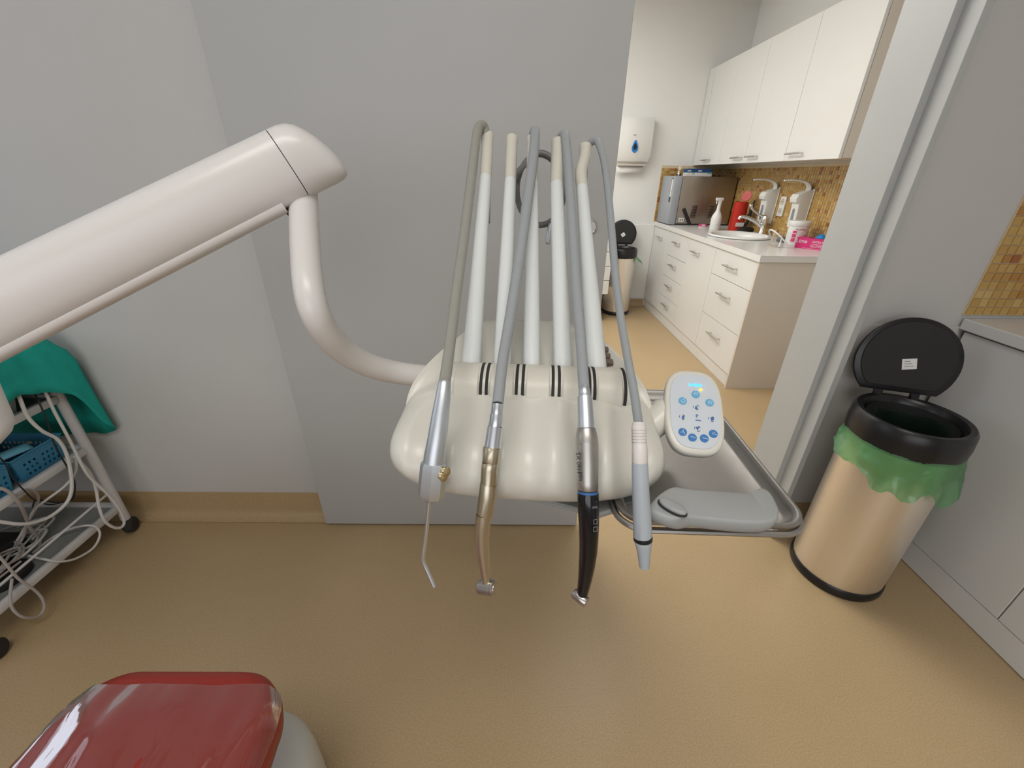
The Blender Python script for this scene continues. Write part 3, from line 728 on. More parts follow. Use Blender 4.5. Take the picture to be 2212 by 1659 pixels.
obj('drop_inner', prism(NB(), drop(0.55), 0.0042, Md @ Matrix.Translation((0, 0.004, 0))), 'black_plastic', t)
obj('brand_mark', box(NB(), (-0.028, 0.098, 0), (-0.002, 0.104, 0.001), 0, 1, Md), 'print_grey', t, smooth=False)

# pedal bins -----------------------------------------------------------------
def bin_parts(t, cx_, cy_, r, hb, hr, face, lid_tilt, bag, sticker_rot):
    """face: direction the open lid looks to (unit xy)"""
    f = V((face[0], face[1], 0)).normalized(); s = V((-f.y, f.x, 0)); o = V((cx_, cy_, 0)); T0 = Matrix.Translation(o)
    obj('base_ring', lathe(NB(), [(r*1.015, 0), (r*1.04, 0.008), (r*1.04, 0.030), (r*1.005, 0.036), (r*0.98, 0.036), (r*0.98, 0.0)], T0, 48), 'black_plastic', t)
    obj('shell', lathe(NB(), [(r*0.995, 0.034), (r, 0.04), (r, hb), (r*0.985, hb), (r*0.985, 0.034)], T0, 64, cap=False), 'steel', t)
    zr = hb+hr
    obj('rim', lathe(NB(), [(r*0.99, hb-0.004), (r*1.06, hb), (r*1.075, hb+hr*0.4), (r*1.05, zr-0.01), (r*1.0, zr), (r*0.90, zr-0.002), (r*0.84, zr-0.012), (r*0.82, hb-0.02), (r*0.9, hb-0.02)], T0, 64, cap=False), 'black_plastic', t)
    # bag lining inside the mouth and skirt hanging outside
    n = 72
    b = NB(); rows = []
    for k, (rr, z) in enumerate(((0.85, zr-0.014), (0.80, zr-0.04), (0.76, zr-0.10), (0.70, zr-0.20), (0.45, zr-0.30), (0.02, zr-0.32))):
        rows.append([o+V((r*rr*math.cos(a)*(1+0.05*k*noise.noise(V((math.cos(a)*3, math.sin(a)*3, k*0.8)))*0.6), r*rr*math.sin(a)*(1+0.05*k*noise.noise(V((math.sin(a)*3, math.cos(a)*3, k*0.8+5)))*0.6), z)) for a in [2*math.pi*i/n for i in range(n)]])
    loft(b, rows, cap=False); obj('bag_lining', b, 'bag_inner', t, ang=80)
    obj('inner_bucket', lathe(NB(), [(r*0.80, zr-0.02), (r*0.81, 0.06), (0.0, 0.06), (0.0, 0.055), (r*0.83, 0.055), (r*0.82, zr-0.02)], T0, 40, cap=False), 'black_matte', t)
    if bag:
        b = NB(); rows = []
        m_ = 9
        for k in range(m_):
            q = k/(m_-1); row = []
            for i in range(n+1):
                a0, a1 = bag['a']; tt = i/n; a = a0+(a1-a0)*tt
                ln = bag['len'](tt); fl = bag['flare'](tt)
                rr = r*1.030+0.004+fl*q+0.022*q*noise.noise(V((a*2.6, q*2.5, 1.7)))+0.007*q*noise.noise(V((a*11, q*5, 4.2)))
                z = hb+0.012-ln*q*(1+0.35*noise.noise(V((a*2.7, 7.1, 0)))+0.12*noise.noise(V((a*9, 3.1, 0))))
                row.append(o+V((rr*math.cos(a), rr*math.sin(a), z)))
            rows.append(row)
        loft(b, rows, cyc=False, cap=False); obj('bag_skirt', b, 'bag_green', t, ang=80)
    # lid: a disc cut off at the hinge, standing open
    rl = r*1.02; ch = -0.70*rl
    hinge = o - f*(r*0.86) + V((0, 0, zr+0.004))
    up = (V((0, 0, 1))*math.cos(lid_tilt) - f*math.sin(lid_tilt)).normalized()
    nrm = (f*math.cos(lid_tilt) + V((0, 0, 1))*math.sin(lid_tilt)).normalized()
    pts = []
    a_s = math.asin(ch/rl)
    for i in range(41):
        a = a_s + (math.pi-2*a_s)*i/40; pts.append((rl*math.cos(a), rl*math.sin(a)-ch))
    M = Matrix.Identity(4); xax = up.cross(nrm)
    for i in range(3): M[i][0], M[i][1], M[i][2], M[i][3] = xax[i], up[i], nrm[i], (hinge+up*0.012-nrm*0.012)[i]
    L = obj('lid', prism(NB(), pts, 0.014, M, 0.004, 2), 'black_plastic', t)
    b = NB(); pr = [(p[0], p[1]) for p in pts]
    cen = V((0, sum(p[1] for p in pr)/len(pr)))
    inner = [(p[0]*0.88, cen.y+(p[1]-cen.y)*0.88) for p in pr]
    prism(b, inner, 0.004, M @ Matrix.Translation((0, 0, 0.0142)), 0.0015, 1)
    obj('lid_lining', b, 'black_matte', L)
    b = NB()
    for k in (-1, 1): box(b, (k*rl*0.35-0.012, -0.022, -0.002), (k*rl*0.35+0.012, 0.012, 0.012), 0.003, 1, M)
    obj('hinge', b, 'black_plastic', L)
    Ms = M @ Matrix.Translation((0.004, -ch*0.95, 0.0184)) @ Matrix.Rotation(sticker_rot, 4, 'Z')
    obj('sticker', box(NB(), (-0.019, -0.017, 0), (0.019, 0.017, 0.0006), 0, 1, Ms), 'paper_white', L, smooth=False)
    for k in range(3): obj('sticker_print', box(NB(), (-0.013, 0.008-k*0.008, 0.0005), (0.002+0.004*k, 0.010-k*0.008, 0.0009), 0, 1, Ms), 'print_grey', L, smooth=False)
BX, BY, BR = 1.224, 1.068, 0.138
t = thing('pedal_bin', 'large stainless pedal bin with open black lid and green liner beside the door frame', 'bin', (BX, BY, 0))
bin_parts(t, BX, BY, BR, 0.585, 0.085, (-0.35, -1.0), R_(14), dict(a=(R_(-215), R_(20)), len=lambda q: 0.050+0.060*math.sin(math.pi*q*0.9)+0.045*q, flare=lambda q: 0.010+0.014*q), R_(12))
t = thing('pedal_bin', 'stainless pedal bin with open black lid in the far kitchenette corner', 'bin', (1.135, 4.30, 0))
bin_parts(t, 1.135, 4.30, 0.135, 0.575, 0.085, (-0.1, -1.0), R_(8), dict(a=(R_(-45), R_(25)), len=lambda q: 0.03+0.05*math.sin(math.pi*q), flare=lambda q: 0.02+0.055*math.sin(math.pi*q)), R_(35))
# white drawer trolley half hidden behind the sliding door
t = thing('drawer_trolley', 'white drawer unit on castors half hidden behind the sliding door', 'trolley', (0.70, 4.05, 0))
dx1 = 0.955
obj('body', bx((0.50, 3.985, 0.27), (dx1-0.003, 4.40, 0.80)), 'cab_white', t, smooth=False)
for k in range(4):
    z0 = 0.275+k*0.132
    obj('drawer', bx((0.50, 3.965, z0+0.003), (dx1, 3.984, z0+0.129), 0.001, 1), 'cab_white', t, smooth=False)
obj('base_frame', bx((0.50, 3.99, 0.07), (dx1-0.02, 4.39, 0.09)), 'black_matte', t, smooth=False)
b = NB()
for x in (0.53, dx1-0.05):
    for y in (4.02, 4.36): box(b, (x-0.008, y-0.008, 0.09), (x+0.008, y+0.008, 0.27))
obj('post', b, 'handle_metal', t, smooth=False)
for x in (0.53, dx1-0.04):
    for y in (4.02, 4.36): obj('castor', lathe(NB(), [(0.0, -0.011), (0.030, -0.011), (0.035, -0.006), (0.035, 0.006), (0.030, 0.011), (0, 0.011)], frame((x, y, 0.035), (1, 0, 0)), 16, cap=False), 'black_matte', t)
tag(obj('paper_cup', lathe(NB(), [(0.022, 0), (0.028, 0.06), (0.026, 0.06), (0.02, 0.003), (0, 0.003)], Matrix.Translation((0.925, 4.02, 0.801)), 20), 'paper_white'), 'small white cup on the half-hidden drawer unit', 'cup')

# ================================================================== RIGHT-HAND CABINETS IN THE ROOM
XC = 1.512
def near_unit(label, y0, y1):
    t = thing('base_cabinet', label, 'cabinet', (1.8, (y0+y1)/2, 0))
    obj('body', bx((XC+0.019, y0+0.001, 0.095), (XR-0.002, y1-0.001, 0.855)), 'cab_white', t, smooth=False)
    obj('door', bx((XC, y0+0.002, 0.097), (XC+0.018, y1-0.002, 0.852), 0.001, 1), 'cab_white', t, smooth=False)
near_unit('plain white base cabinet front right behind the large pedal bin', 0.805, 1.300)
near_unit('plain white base cabinet at the lower right picture edge', 0.25, 0.805)
tag(obj('plinth', bx((XC+0.001, 0.25, 0.004), (XC+0.016, 1.300, 0.094)), 'cab_white', smooth=False), 'pale plinth strip under the right-hand cabinets', 'plinth')
tag(obj('worktop', bx((XC-0.016, 0.20, 0.860), (XR-0.002, 1.307, 0.896), 0.003, 2), 'cab_white', smooth=False), 'pale worktop edge at the right picture border', 'worktop')

# ================================================================== DENTAL DELIVERY UNIT
U = thing('dental_delivery_unit', 'cream dental delivery unit on a swing arm with five instrument whips', 'dental unit', (0.02, 0.47, 0.985))
YA = R_(-4.0)
UM = Matrix.Translation((0.018, 0.47, 0)) @ Matrix.Rotation(YA, 4, 'Z') @ Matrix.Translation((0, -0.47, 0))
# --- body: sections across x
PR = [(0.640, 1.000), (0.520, 0.982), (0.390, 0.976), (0.350, 0.982), (0.330, 1.004), (0.331, 1.030), (0.352, 1.051), (0.392, 1.062), (0.432, 1.068), (0.450, 1.072),
      (0.500, 1.070), (0.560, 1.085), (0.610, 1.098), (0.645, 1.085), (0.660, 1.040)]
PC = cat([V((p[0], p[1], 0)) for p in PR], 5, cyc=True)
SCX = [-0.098, -0.042, 0.012, 0.066, 0.118]
SGN = 1.0 if (PC[21]-PC[19]).normalized().y < 0 else -1.0   # which side of the profile is inside
def body_bm():
    b = NB(); rings = []; NX = 90
    W = 0.155; xc = 0.008
    for i in range(NX+1):
        tt = -math.cos(math.pi*i/NX); x = xc+W*tt
        s = max(0.0, 1-abs(tt)**3.0)**(1/3.0)
        s = max(s, 0.02)
        # rear narrows with |x|
        rear = 0.66-max(0.0, abs(x-xc)-0.085)*2.6
        rear = max(rear, 0.47)
        ring = []
        for ip, p in enumerate(PC):
            y, z = p.x, p.y
            pa, pb = PC[ip-1], PC[(ip+1) % len(PC)]; tg = (pb-pa).normalized(); nrm2 = (-tg.y, tg.x)
            if y > 0.46: y = 0.46+(y-0.46)*(rear-0.46)/0.20
            yc, zc = 0.43, 1.020
            y = yc+(y-yc)*(0.30+0.70*s) if y < yc else yc+(y-yc)*(0.25+0.75*s)
            z = zc+(z-zc)*s
            # scallops on the front: hollows with soft rims, one below each whip
            k0, k1 = 17.0, 40.0
            if k0 < ip < k1:
                q = (ip-k0)/(k1-k0); env = math.sin(math.pi*q)**0.7
                wx = 0.0245*(0.6+0.4*env)
                d = sum(max(0.0, 1-((x-k)/wx)**2)**1.4 for k in SCX)
                y += SGN*nrm2[0]*0.0135*env*d; z += SGN*nrm2[1]*0.0135*env*d
            ring.append(UM @ V((x, y, z)))
        rings.append(ring)
    return loft(b, rings)
obj('body', body_bm(), 'cream', U, ang=70)
# --- clamp row: half-round ridge, clamps and slots
def drum(x0, x1, r, yc, zc, a0=-60, a1=215, n=22, flat=None):
    b = NB(); e = 0.003; rr = []
    for x, q in ((x0, r-e), (x0+e, r), (x1-e, r), (x1, r-e)):
        rr.append([UM @ V((x, yc-q*math.cos(R_(a0+(a1-a0)*k/n))*1.15, zc+q*math.sin(R_(a0+(a1-a0)*k/n))*0.95)) for k in range(n+1)])
    return loft(b, rr)
CLX = [-0.066, -0.0235, 0.0195, 0.0625, 0.104]
obj('clamp_housing', drum(-0.091, 0.136, 0.0270, 0.462, 1.064), 'cream', U)
for k, x in enumerate(CLX):
    w2 = 0.0158 if k not in (0, 4) else 0.0165
    cl = obj('whip_clamp', drum(x-w2, x+w2, 0.0295, 0.461, 1.062), 'cream2', U)
for k, x in enumerate(CLX):
    for s in (-1, 1):
        if (k == 0 and s < 0): continue
        xx = x+s*0.0178
        obj('clamp_slot', drum(xx-0.0012, xx+0.0012, 0.0283, 0.462, 1.063, -20, 120), 'dark_gap', U)
# --- whips
WH = [((1018, 782, .535), (1049, 384, .660), (1054, 289, .700), 42, 25),
      ((1085, 784, .535), (1102, 391, .660), (1106, 296, .700), 40, 25),
      ((1148, 788, .535), (1150, 396, .660), (1151, 297, .700), 38, 25),
      ((1216, 792, .535), (1202, 399, .660), (1206, 304, .700), 41, 28),
      ((1288, 795, .535), (1257, 406, .660), (1265, 314, .700), 45, 25)]
toward = V((0, -0.9, 0.35)).normalized()
for k, (a, j, e, w0, w1) in enumerate(WH):
    A = at(*a); J = at(*j); E = at(*e)
    r0 = w0/2*a[2]/F; r1 = w1/2*j[2]/F
    lower = [A+(A-J).normalized()*0.02]+[A+(J-A)*q for q in (0.0, 0.25, 0.5, 0.75, 1.0)]
    t = obj('whip', tube(NB(), lower, [r0]+[r0+(r1-r0)*q for q in (0, 0.25, 0.5, 0.75, 1)], 18, ref=(1, 0, 0)), 'whip_grey', U)
    bend = V((0.004, 0, 0)) if k == 4 else V((0, 0, 0))
    up = cat([J, J+(E-J)*0.35-bend, J+(E-J)*0.7, E], 6)
    n_ = len(up)
    ref = -toward
    def arc(q):
        o_ = R_(6)+R_(78)*min(1, max(0, (q-0.12)/0.5))   # half opening that faces the instruments
        return (o_, 2*math.pi-o_)
    rad = [r1*(1.0+0.05*math.sin(math.pi*i/(n_-1))+(0.12 if i > n_-4 else 0)) for i in range(n_)]
    obj('hose_guide', tube(NB(), up, rad, 18, arc=arc, thick=0.0022, ref=ref, tip=0.006), 'cream2', U, ang=50)
# --- small knobs on the right rear flank
for (u, v, d) in ((1307, 757, .575), (1311, 771, .565), (1317, 784, .555)):
    c = at(u, v, d); b = NB()
    lathe(b, [(0.0055, -0.020), (0.0055, 0.0), (0.0050, 0.004), (0.0, 0.005)], frame(c, (1.0, -0.1, 0.05)), 14, cap=False); obj('regulator_knob', b, 'knob_brown', U)
# --- support arm
P0 = at(-260, 795, .50); P1 = at(622, 357, .605); P2 = at(700, 320, .625)
adir = (P1-P0).normalized(); aside = adir.cross(V((0, 0, 1))).normalized(); aup = aside.cross(adir)
def armsec(c, a, bb, n=40, e=2.45): return [c+aside*p[0]+aup*p[1] for p in sq(n, a, bb, e)]
b = NB(); loft(b, [armsec(P0+(P1-P0)*q, 0.040, 0.0475) for q in (0, 0.3, 0.6, 0.9, 1.0)]); obj('arm', b, 'arm_white', U, ang=50)
b = NB(); g = P1+adir*0.0012
loft(b, [armsec(g+adir*d-aup*h, 0.040*ka, 0.0475*kb) for d, h, ka, kb in ((0, 0, 1, 1), (0.014, 0.0003, 1.01, 1.005), (0.026, 0.0015, 1.0, 0.98), (0.036, 0.0045, 0.97, 0.92), (0.045, 0.0095, 0.92, 0.82), (0.053, 0.0155, 0.84, 0.69), (0.060, 0.022, 0.72, 0.53), (0.065, 0.028, 0.55, 0.36), (0.068, 0.032, 0.3, 0.2), (0.069, 0.034, 0.05, 0.04))])
obj('arm_end_cap', b, 'arm_white', U, ang=60)
obj('arm_seam', loft(NB(), [armsec(P1-adir*0.0008, 0.0385, 0.046), armsec(P1+adir*0.0018, 0.0385, 0.046)]), 'dark_gap', U)
# cover strip under the arm and its dark opening
b = NB(); lo = -aup*0.0475
loft(b, [[P0+(P1-P0)*q+lo*0.80+aside*p[0]+aup*p[1] for p in sq(24, 0.0305, 0.0145, 2.6)] for q in (0, 0.5, 0.88, 0.93)]); obj('arm_underside_cover', b, 'arm_white', U, ang=50)
q = P0+(P1-P0)*0.935+lo*1.02
obj('arm_slot', loft(NB(), [[q+adir*s+aside*p[0]+aup*p[1] for p in sq(16, 0.018, 0.010, 2.5)] for s in (-0.006, 0.022)]), 'black_matte', U)
# drop tube
tp = [(655, 385, .640, 30), (656, 450, .625, 30), (660, 540, .60, 31), (667, 620, .58, 32), (680, 675, .585, 32), (706, 722, .615, 31), (745, 760, .66, 28), (800, 790, .71, 25), (865, 806, .755, 23), (960, 816, .78, 22), (1040, 825, .76, 22)]
tp = [(p[0], p[1], p[2]) for p in tp]
pts = cat([at(*p) for p in tp], 6)
obj('drop_tube', tube(NB(), pts, 0.0205, 24), 'arm_white', U)
# rounded pivot cover hanging below the arm at the left edge
c0 = at(-38, 860, .52); b = NB()
secs = []
ax = (at(24, 940, .50)-at(-36, 800, .52)).normalized(); s1 = aside; s2 = ax.cross(s1).normalized()
top = at(-124, 796, .52)
for d, k in ((0, 1), (0.06, 1), (0.115, 1), (0.125, 0.96), (0.132, 0.86), (0.136, 0.6), (0.137, 0.05)):
    secs.append([top+ax*d+s1*p[0]*k+s2*p[1]*k for p in sq(28, 0.05, 0.036, 3)])
obj('pivot_cover', loft(b, secs), 'arm_white', U, ang=60)
# --- touchpad
PO = at(1500, 886, .490); pu = (RT*0.94+DN*0.07-FW*0.14)*(0.490/F); pv = (DN*0.966-RT*0.15-FW*0.50)*(0.490/F)
pn = pv.cross(pu).normalized()
if pn.dot(FW) > 0: pn = -pn
pads = sq(56, 64, 92, 3.1)
def pad_ring(k, off, ky=None): return [PO+pu*(p[0]*k)+pv*(p[1]*(ky or k))+pn*off for p in pads]
b = loft(NB(), [pad_ring(0.70, -0.022), pad_ring(0.88, -0.020), pad_ring(0.97, -0.014), pad_ring(1.0, -0.008), pad_ring(0.995, -0.004), pad_ring(0.97, -0.001), pad_ring(0.92, 0.0)])
T = obj('touchpad', b, 'cream', U, ang=60)
obj('pad_membrane', loft(NB(), [pad_ring(0.83, -0.002, 0.87), pad_ring(0.83, 0.0006, 0.87), pad_ring(0.825, 0.0009, 0.865)]), 'pad_face', T)
def pmat(u, v, off=0.0012):
    r = ray(u, v); p = CAM+r*((PO-CAM).dot(pn)/r.dot(pn))
    return axes(p+pn*off, pu, -pv)
PS = 0.490/F
def disc(n, r, th=0.0006): return lathe(NB(), [(0, 0), (r, 0), (r, th), (0, th)], None, n, cap=False)
def put(name, bm_, M, material): 
    for v in bm_.verts: v.co = M @ v.co
    return obj(name, bm_, material, T, smooth=False)
for (u, v, m_, kind) in ((1502, 853, 'btn_light', 'bulb'), (1474, 867, 'btn_light', 'bowl'), (1532, 871, 'btn_light', 'cup'), (1474, 934, 'btn_dark', 'sit'), (1495, 946, 'btn_dark', 'lie'), (1520.5, 948, 'btn_dark', 'rec'), (1540, 938, 'btn_dark', 'tilt')):
    M = pmat(u, v); bt = put('button', disc(24, 8.6*PS), M, m_)
    s = PS
    ic = NB(); Mi = M @ Matrix.Translation((0, 0, 0.0012))
    paths = {'bulb': [[(-3, -3), (-3, 1), (0, 3), (3, 1), (2, -3)], [(-5, 4), (-3.6, 3)], [(5, 4), (3.6, 3)], [(0, 6), (0, 4.6)]],
             'bowl': [[(-5, 1), (-3, -4), (0, -5), (3, -4), (5, 1)], [(0, 1), (3, 5)]],
             'cup': [[(-4, 2), (-3, -4), (3, -4), (4, 2)], [(0, -1), (0, 5)]],
             'sit': [[(1, 3), (0, -1), (3, -2), (2, -6)], [(0, -1), (-5, -2)], [(1, 5), (1, 4.6)]],
             'lie': [[(-4, 1), (0, 0.4), (3, -1), (6, -1)], [(-6, 2), (-5.6, 2)]],
             'rec': [[(-3, 2), (-1, -1), (2, 0), (6, -2)], [(-4, 4), (-3.8, 4)]],
             'tilt': [[(-3, 1), (-1, -2), (2, -1), (6, -3)], [(-4, 3), (-3.8, 3)], [(-1, 3), (3, 2)]]}[kind]
    for pa in paths:
        tube(ic, [Mi @ V((x*s, y*s, 0)) for x, y in pa], 0.75*s, 5)
    obj('icon', ic, 'print_white', bt, smooth=False)
for (u, v, kind) in ((1503, 881, 'up'), (1506, 927, 'down'), (1473, 902, 'back'), (1536, 906, 'fwd')):
    M = pmat(u, v); s = PS
    tri = {'up': [(-3, -3), (3, -3), (0, 4)], 'down': [(-3.5, 3.5), (0, -4), (3.5, 3.5)], 'back': [(-1, -3), (4, -3), (4, 3), (0, 3)], 'fwd': [(-1, -4), (5, -1), (4, 3), (-1, 4)]}[kind]
    a_ = sum(tri[i][0]*tri[(i+1) % len(tri)][1]-tri[(i+1) % len(tri)][0]*tri[i][1] for i in range(len(tri)))
    if a_ < 0: tri = tri[::-1]
    b = prism(NB(), [(x*s, y*s) for x, y in tri], 0.0006, M); o_ = obj('arrow_mark', b, 'print_blue', T, smooth=False)
    b = NB()
    for j in range(3):
        a0 = 2.1*j+0.4; tube(b, [M @ V((6*s*math.cos(a0+q*0.3), 6*s*math.sin(a0+q*0.3), 0.0004)) for q in range(4)], 0.5*s, 5)
    obj('arrow_ring', b, 'print_black', T, smooth=False)
text('lettering', 'P', 11*PS, pmat(1505, 900), 'print_blue', T)
b = NB(); Mw = pmat(1507, 909); tube(b, [Mw @ V((x*PS, y*PS, 0.0003)) for x, y in ((-5, 0.5), (-2, -0.5), (1, 1), (4, -1), (6, -0.5))], 0.9*PS, 5); obj('chair_mark', b, 'print_blue', T, smooth=False)
text('glowing_logo', 'a-dec', 13*PS, pmat(1501, 832), 'led_cyan', T, depth=0.0004)
put('indicator_lamp', disc(16, 2.6*PS, 0.001), pmat(1513, 843), 'led_amber')
# neck between pad and body
b = tube(NB(), [at(1400, 930, .51), at(1432, 895, .515), at(1470, 890, .52)], [0.016, 0.020, 0.022], 16); obj('touchpad_neck', b, 'cream', U)
# --- grip handle over the tray
ol = [(1400, 1096), (1418, 1068), (1448, 1050), (1480, 1054), (1540, 1059), (1600, 1063), (1628, 1064), (1640, 1056), (1652, 1053), (1667, 1061), (1680, 1082), (1686, 1103), (1680, 1119), (1660, 1127), (1620, 1128), (1560, 1123), (1490, 1116), (1455, 1120), (1425, 1112)]
zt_ = 1.018
op = cat([onz(u, v, zt_) for u, v in ol], 4, cyc=True)
cen = sum(op, V((0, 0, 0)))/len(op)
def hr(k, dz): return [cen+(p-cen)*k+V((0, 0, dz)) for p in op]
hnd = obj('grip_handle', loft(NB(), [hr(0.88, -0.016), hr(0.96, -0.013), hr(0.99, -0.008), hr(0.985, -0.003), hr(0.95, -0.0006), hr(0.90, 0.0)]), 'grip_grey', U, ang=70)
bo = onz(1452, 1098, zt_+0.001)
e1 = (onz(1478, 1114, zt_)-onz(1428, 1086, zt_)).normalized()
Mb = axes(bo, e1, V((0, 0, 1)).cross(e1))
obj('release_button', prism(NB(), sq(28, 0.0135, 0.0062, 2.1), 0.005, Mb, 0.002, 2), 'grip_grey', hnd, ang=60)
obj('button_gap', prism(NB(), sq(28, 0.0145, 0.0071, 2.1), 0.0012, Mb), 'dark_gap', hnd)
# --- tray holder bracket under the body
b = NB()
tl, tr, tf, tb_, tz = 0.122, 0.314, 0.311, 0.605, 0.985
def rect_ring(x0, x1, y0, y1, r, z, n=8):
    out = []
    for (cx_, cy_, a0) in ((x1-r, y1-r, 0), (x0+r, y1-r, 90), (x0+r, y0+r, 180), (x1-r, y0+r, 270)):
        for k in range(n+1):
            a = R_(a0+90*k/n); out.append(V((cx_+r*math.cos(a), cy_+r*math.sin(a), z)))
    return out
TM = Matrix.Translation((0.19, 0.45, 0)) @ Matrix.Rotation(R_(-2.0), 4, 'Z') @ Matrix.Translation((-0.19, -0.45, 0))
def TR(ring): return [TM @ p for p in ring]
h = tube(NB(), TR(rect_ring(tl-0.002, tr+0.002, tf-0.002, tb_+0.002, 0.03, tz-0.0085)), 0.0034, 8, cyc=True)
box(h, (tl+0.004, 0.44, tz-0.019), (tr-0.01, 0.456, tz-0.013), M=TM)
box(h, (tl+0.004, 0.36, tz-0.019), (tr-0.01, 0.376, tz-0.013), M=TM)
obj('tray_holder', h, 'tray_steel', U)
b = NB(); prism(b, [(0.00, 0.37), (0.10, 0.335), (0.16, 0.36), (0.16, 0.48), (0.02, 0.50)], 0.008, Matrix.Translation((0, 0, 0.966)), 0.002, 1)
obj('tray_bracket', b, 'grip_grey', U)
# --- stainless tray (lifts off)
rings = []
for (ins, dz) in ((0.0, -0.0045), (-0.0015, -0.002), (-0.001, 0.0005), (0.0015, 0.0012), (0.004, 0.0), (0.006, -0.004), (0.011, -0.011), (0.014, -0.0125), (0.045, -0.0130), (0.06, -0.0130),
                  (0.06, -0.0138), (0.013, -0.0136), (0.0095, -0.0115), (0.0045, -0.0045), (0.002, -0.0015)):
    rings.append(TR(rect_ring(tl+ins, tr-ins, tf+ins, tb_-ins, max(0.028-ins*0.7, 0.006), tz+0.001+dz)))
b = NB(); loft(b, rings, cap=False)
n_ = len(rings[0])
for z in (tz+0.001-0.0130, tz+0.001-0.0138):
    b.faces.new([b.verts.new(p) for p in TR(rect_ring(tl+0.06, tr-0.06, tf+0.06, tb_-0.06, 0.006, z))])
bmesh.ops.remove_doubles(b, verts=b.verts[:], dist=1e-6)
tag(obj('instrument_tray', b, 'tray_steel', ang=60), 'stainless steel instrument tray under the touchpad and grip handle', 'tray')

# --- instruments ------------------------------------------------------------
def chain(bm_, pts, n=20, sub=1, cap=True, rx=1.0, ref=None):
    P = [at(p[0], p[1], p[2]) for p in pts]; Rr = [p[3]/2*p[2]/F for p in pts]
    if sub > 1: P2 = cat(P, sub); Rr = interp(Rr, sub)
    else: P2 = P
    return tube(bm_, P2, Rr, n, cap=cap, rx=rx, ref=ref)
def hose_part(t, pts, material, rpx):
    P = cat([at(p[0], p[1], p[2]) for p in pts], 8)
    rr = interp([rpx[min(i, len(rpx)-1)]/2*pts[i][2]/F for i in range(len(pts))], 8)
    return obj('hose', tube(NB(), P, rr, 14), material, t)
# syringe
t = thing('air_water_syringe', 'aluminium air-water syringe with angled tip, leftmost hanging instrument', 'dental instrument', at(938, 1000, .40))
hose_part(t, [(1049, 480, .69), (1050, 330, .70), (1048, 284, .692), (1041, 271, .684), (1031, 285, .675), (1020, 370, .645), (1004, 500, .59), (985, 640, .515), (970, 760, .445), (960, 830, .402)], 'hose_warm', [20, 20, 20, 20, 20, 21, 22, 23, 24, 26])
obj('handle', chain(NB(), [(961, 822, .400, 20), (960.5, 825, .3995, 26), (960, 829, .399, 28), (957, 858, .397, 33), (951, 900, .396, 38), (945, 945, .396, 42), (939, 985, .398, 46), (937, 1000, .399, 46)], 24), 'alu', t)
A_, B_ = at(937, 998, .398), at(931, 1074, .405)
ad = (B_-A_).normalized(); L_ = (B_-A_).length
Mh = frame(A_, ad, RT*0.93-FW*0.38)
b = NB(); hw = 0.0108; hx = sq(8, hw*1.04, hw*0.95, 2)
def hexr(k, d): return [Mh @ V((hw*k*1.10*math.cos(R_(22.5+45*i)), hw*k*1.0*math.sin(R_(22.5+45*i)), d)) for i in range(8)]
loft(b, [hexr(0.93, 0), hexr(1.06, 0.003), hexr(1.10, 0.006), hexr(1.14, L_-0.006), hexr(0.98, L_), hexr(0.6, L_+0.0005)])
blk = obj('valve_block', b, 'alu', t, ang=20)
obj('collar', tube(NB(), [B_-ad*0.0005, B_+ad*0.0025, B_+ad*0.004], [0.0075, 0.007, 0.004], 20), 'head_steel', t)
for (u, v) in ((955, 1029), (961, 1018)):
    c = at(u, v, .391); dirv = (RT*0.75-FW*0.6+DN*0.1)
    obj('button', lathe(NB(), [(0.0036, -0.006), (0.0036, 0.001), (0.0046, 0.001), (0.0046, 0.003), (0.0040, 0.0034), (0, 0.0034)], frame(c, dirv), 16), 'brass', blk)
obj('tip', chain(NB(), [(928, 1076, .404, 9), (926, 1100, .407, 9), (921, 1150, .414, 9), (915, 1197, .421, 9.5), (914, 1208, .423, 9.5), (916, 1217, .424, 9.5), (921, 1228, .425, 9.5), (938, 1267, .428, 9.5)], 12), 'alu2', t)
# high-speed turbine handpiece (gold-toned)
t = thing('turbine_handpiece', 'gold-toned steel turbine handpiece, second hanging instrument from the left', 'dental instrument', at(1055, 1000, .40))
hose_part(t, [(1150, 480, .69), (1151, 340, .705), (1152, 300, .702), (1154, 284, .692), (1156, 290, .678), (1152, 340, .655), (1140, 430, .615), (1122, 560, .555), (1103, 680, .495), (1086, 780, .445), (1075, 874, .405)], 'hose', [20, 20, 20, 20, 21, 22, 23, 24, 24, 24, 25])
def seg(nm, pts, material, n=22, sub=1): return obj(nm, chain(NB(), pts, n, sub), material, t)
seg('ferrule', [(1075, 872, .404, 24), (1075, 873, .404, 26), (1073, 895, .402, 26), (1073, 897, .402, 22)], 'alu2')
seg('coupling_ring', [(1073, 894, .402, 24), (1073, 896, .402, 29), (1070, 921, .400, 30), (1070, 923, .400, 26)], 'alu2')
seg('coupling', [(1070, 920, .400, 28), (1069.5, 922, .400, 33), (1064, 966, .399, 36), (1063.5, 968, .399, 30)], 'alu2')
seg('grip_ring', [(1063, 966, .399, 34), (1062.5, 968, .399, 39), (1060, 998, .399, 38), (1059, 1002, .399, 33)], 'gold_steel', 10)
seg('body', [(1059, 1000, .399, 34), (1059, 1002, .399, 37), (1057, 1012, .400, 36), (1056, 1043, .402, 37), (1055.5, 1044, .402, 35), (1055, 1045, .402, 37), (1052, 1075, .405, 37), (1047, 1110, .408, 36), (1045, 1111, .408, 35)], 'gold_steel', 24)
seg('neck', [(1045.5, 1110, .408, 35), (1042, 1140, .411, 33), (1041, 1165, .415, 31), (1043, 1195, .419, 28), (1047, 1225, .423, 24), (1049, 1242, .425, 21), (1050, 1256, .427, 20)], 'gold_steel', 24)
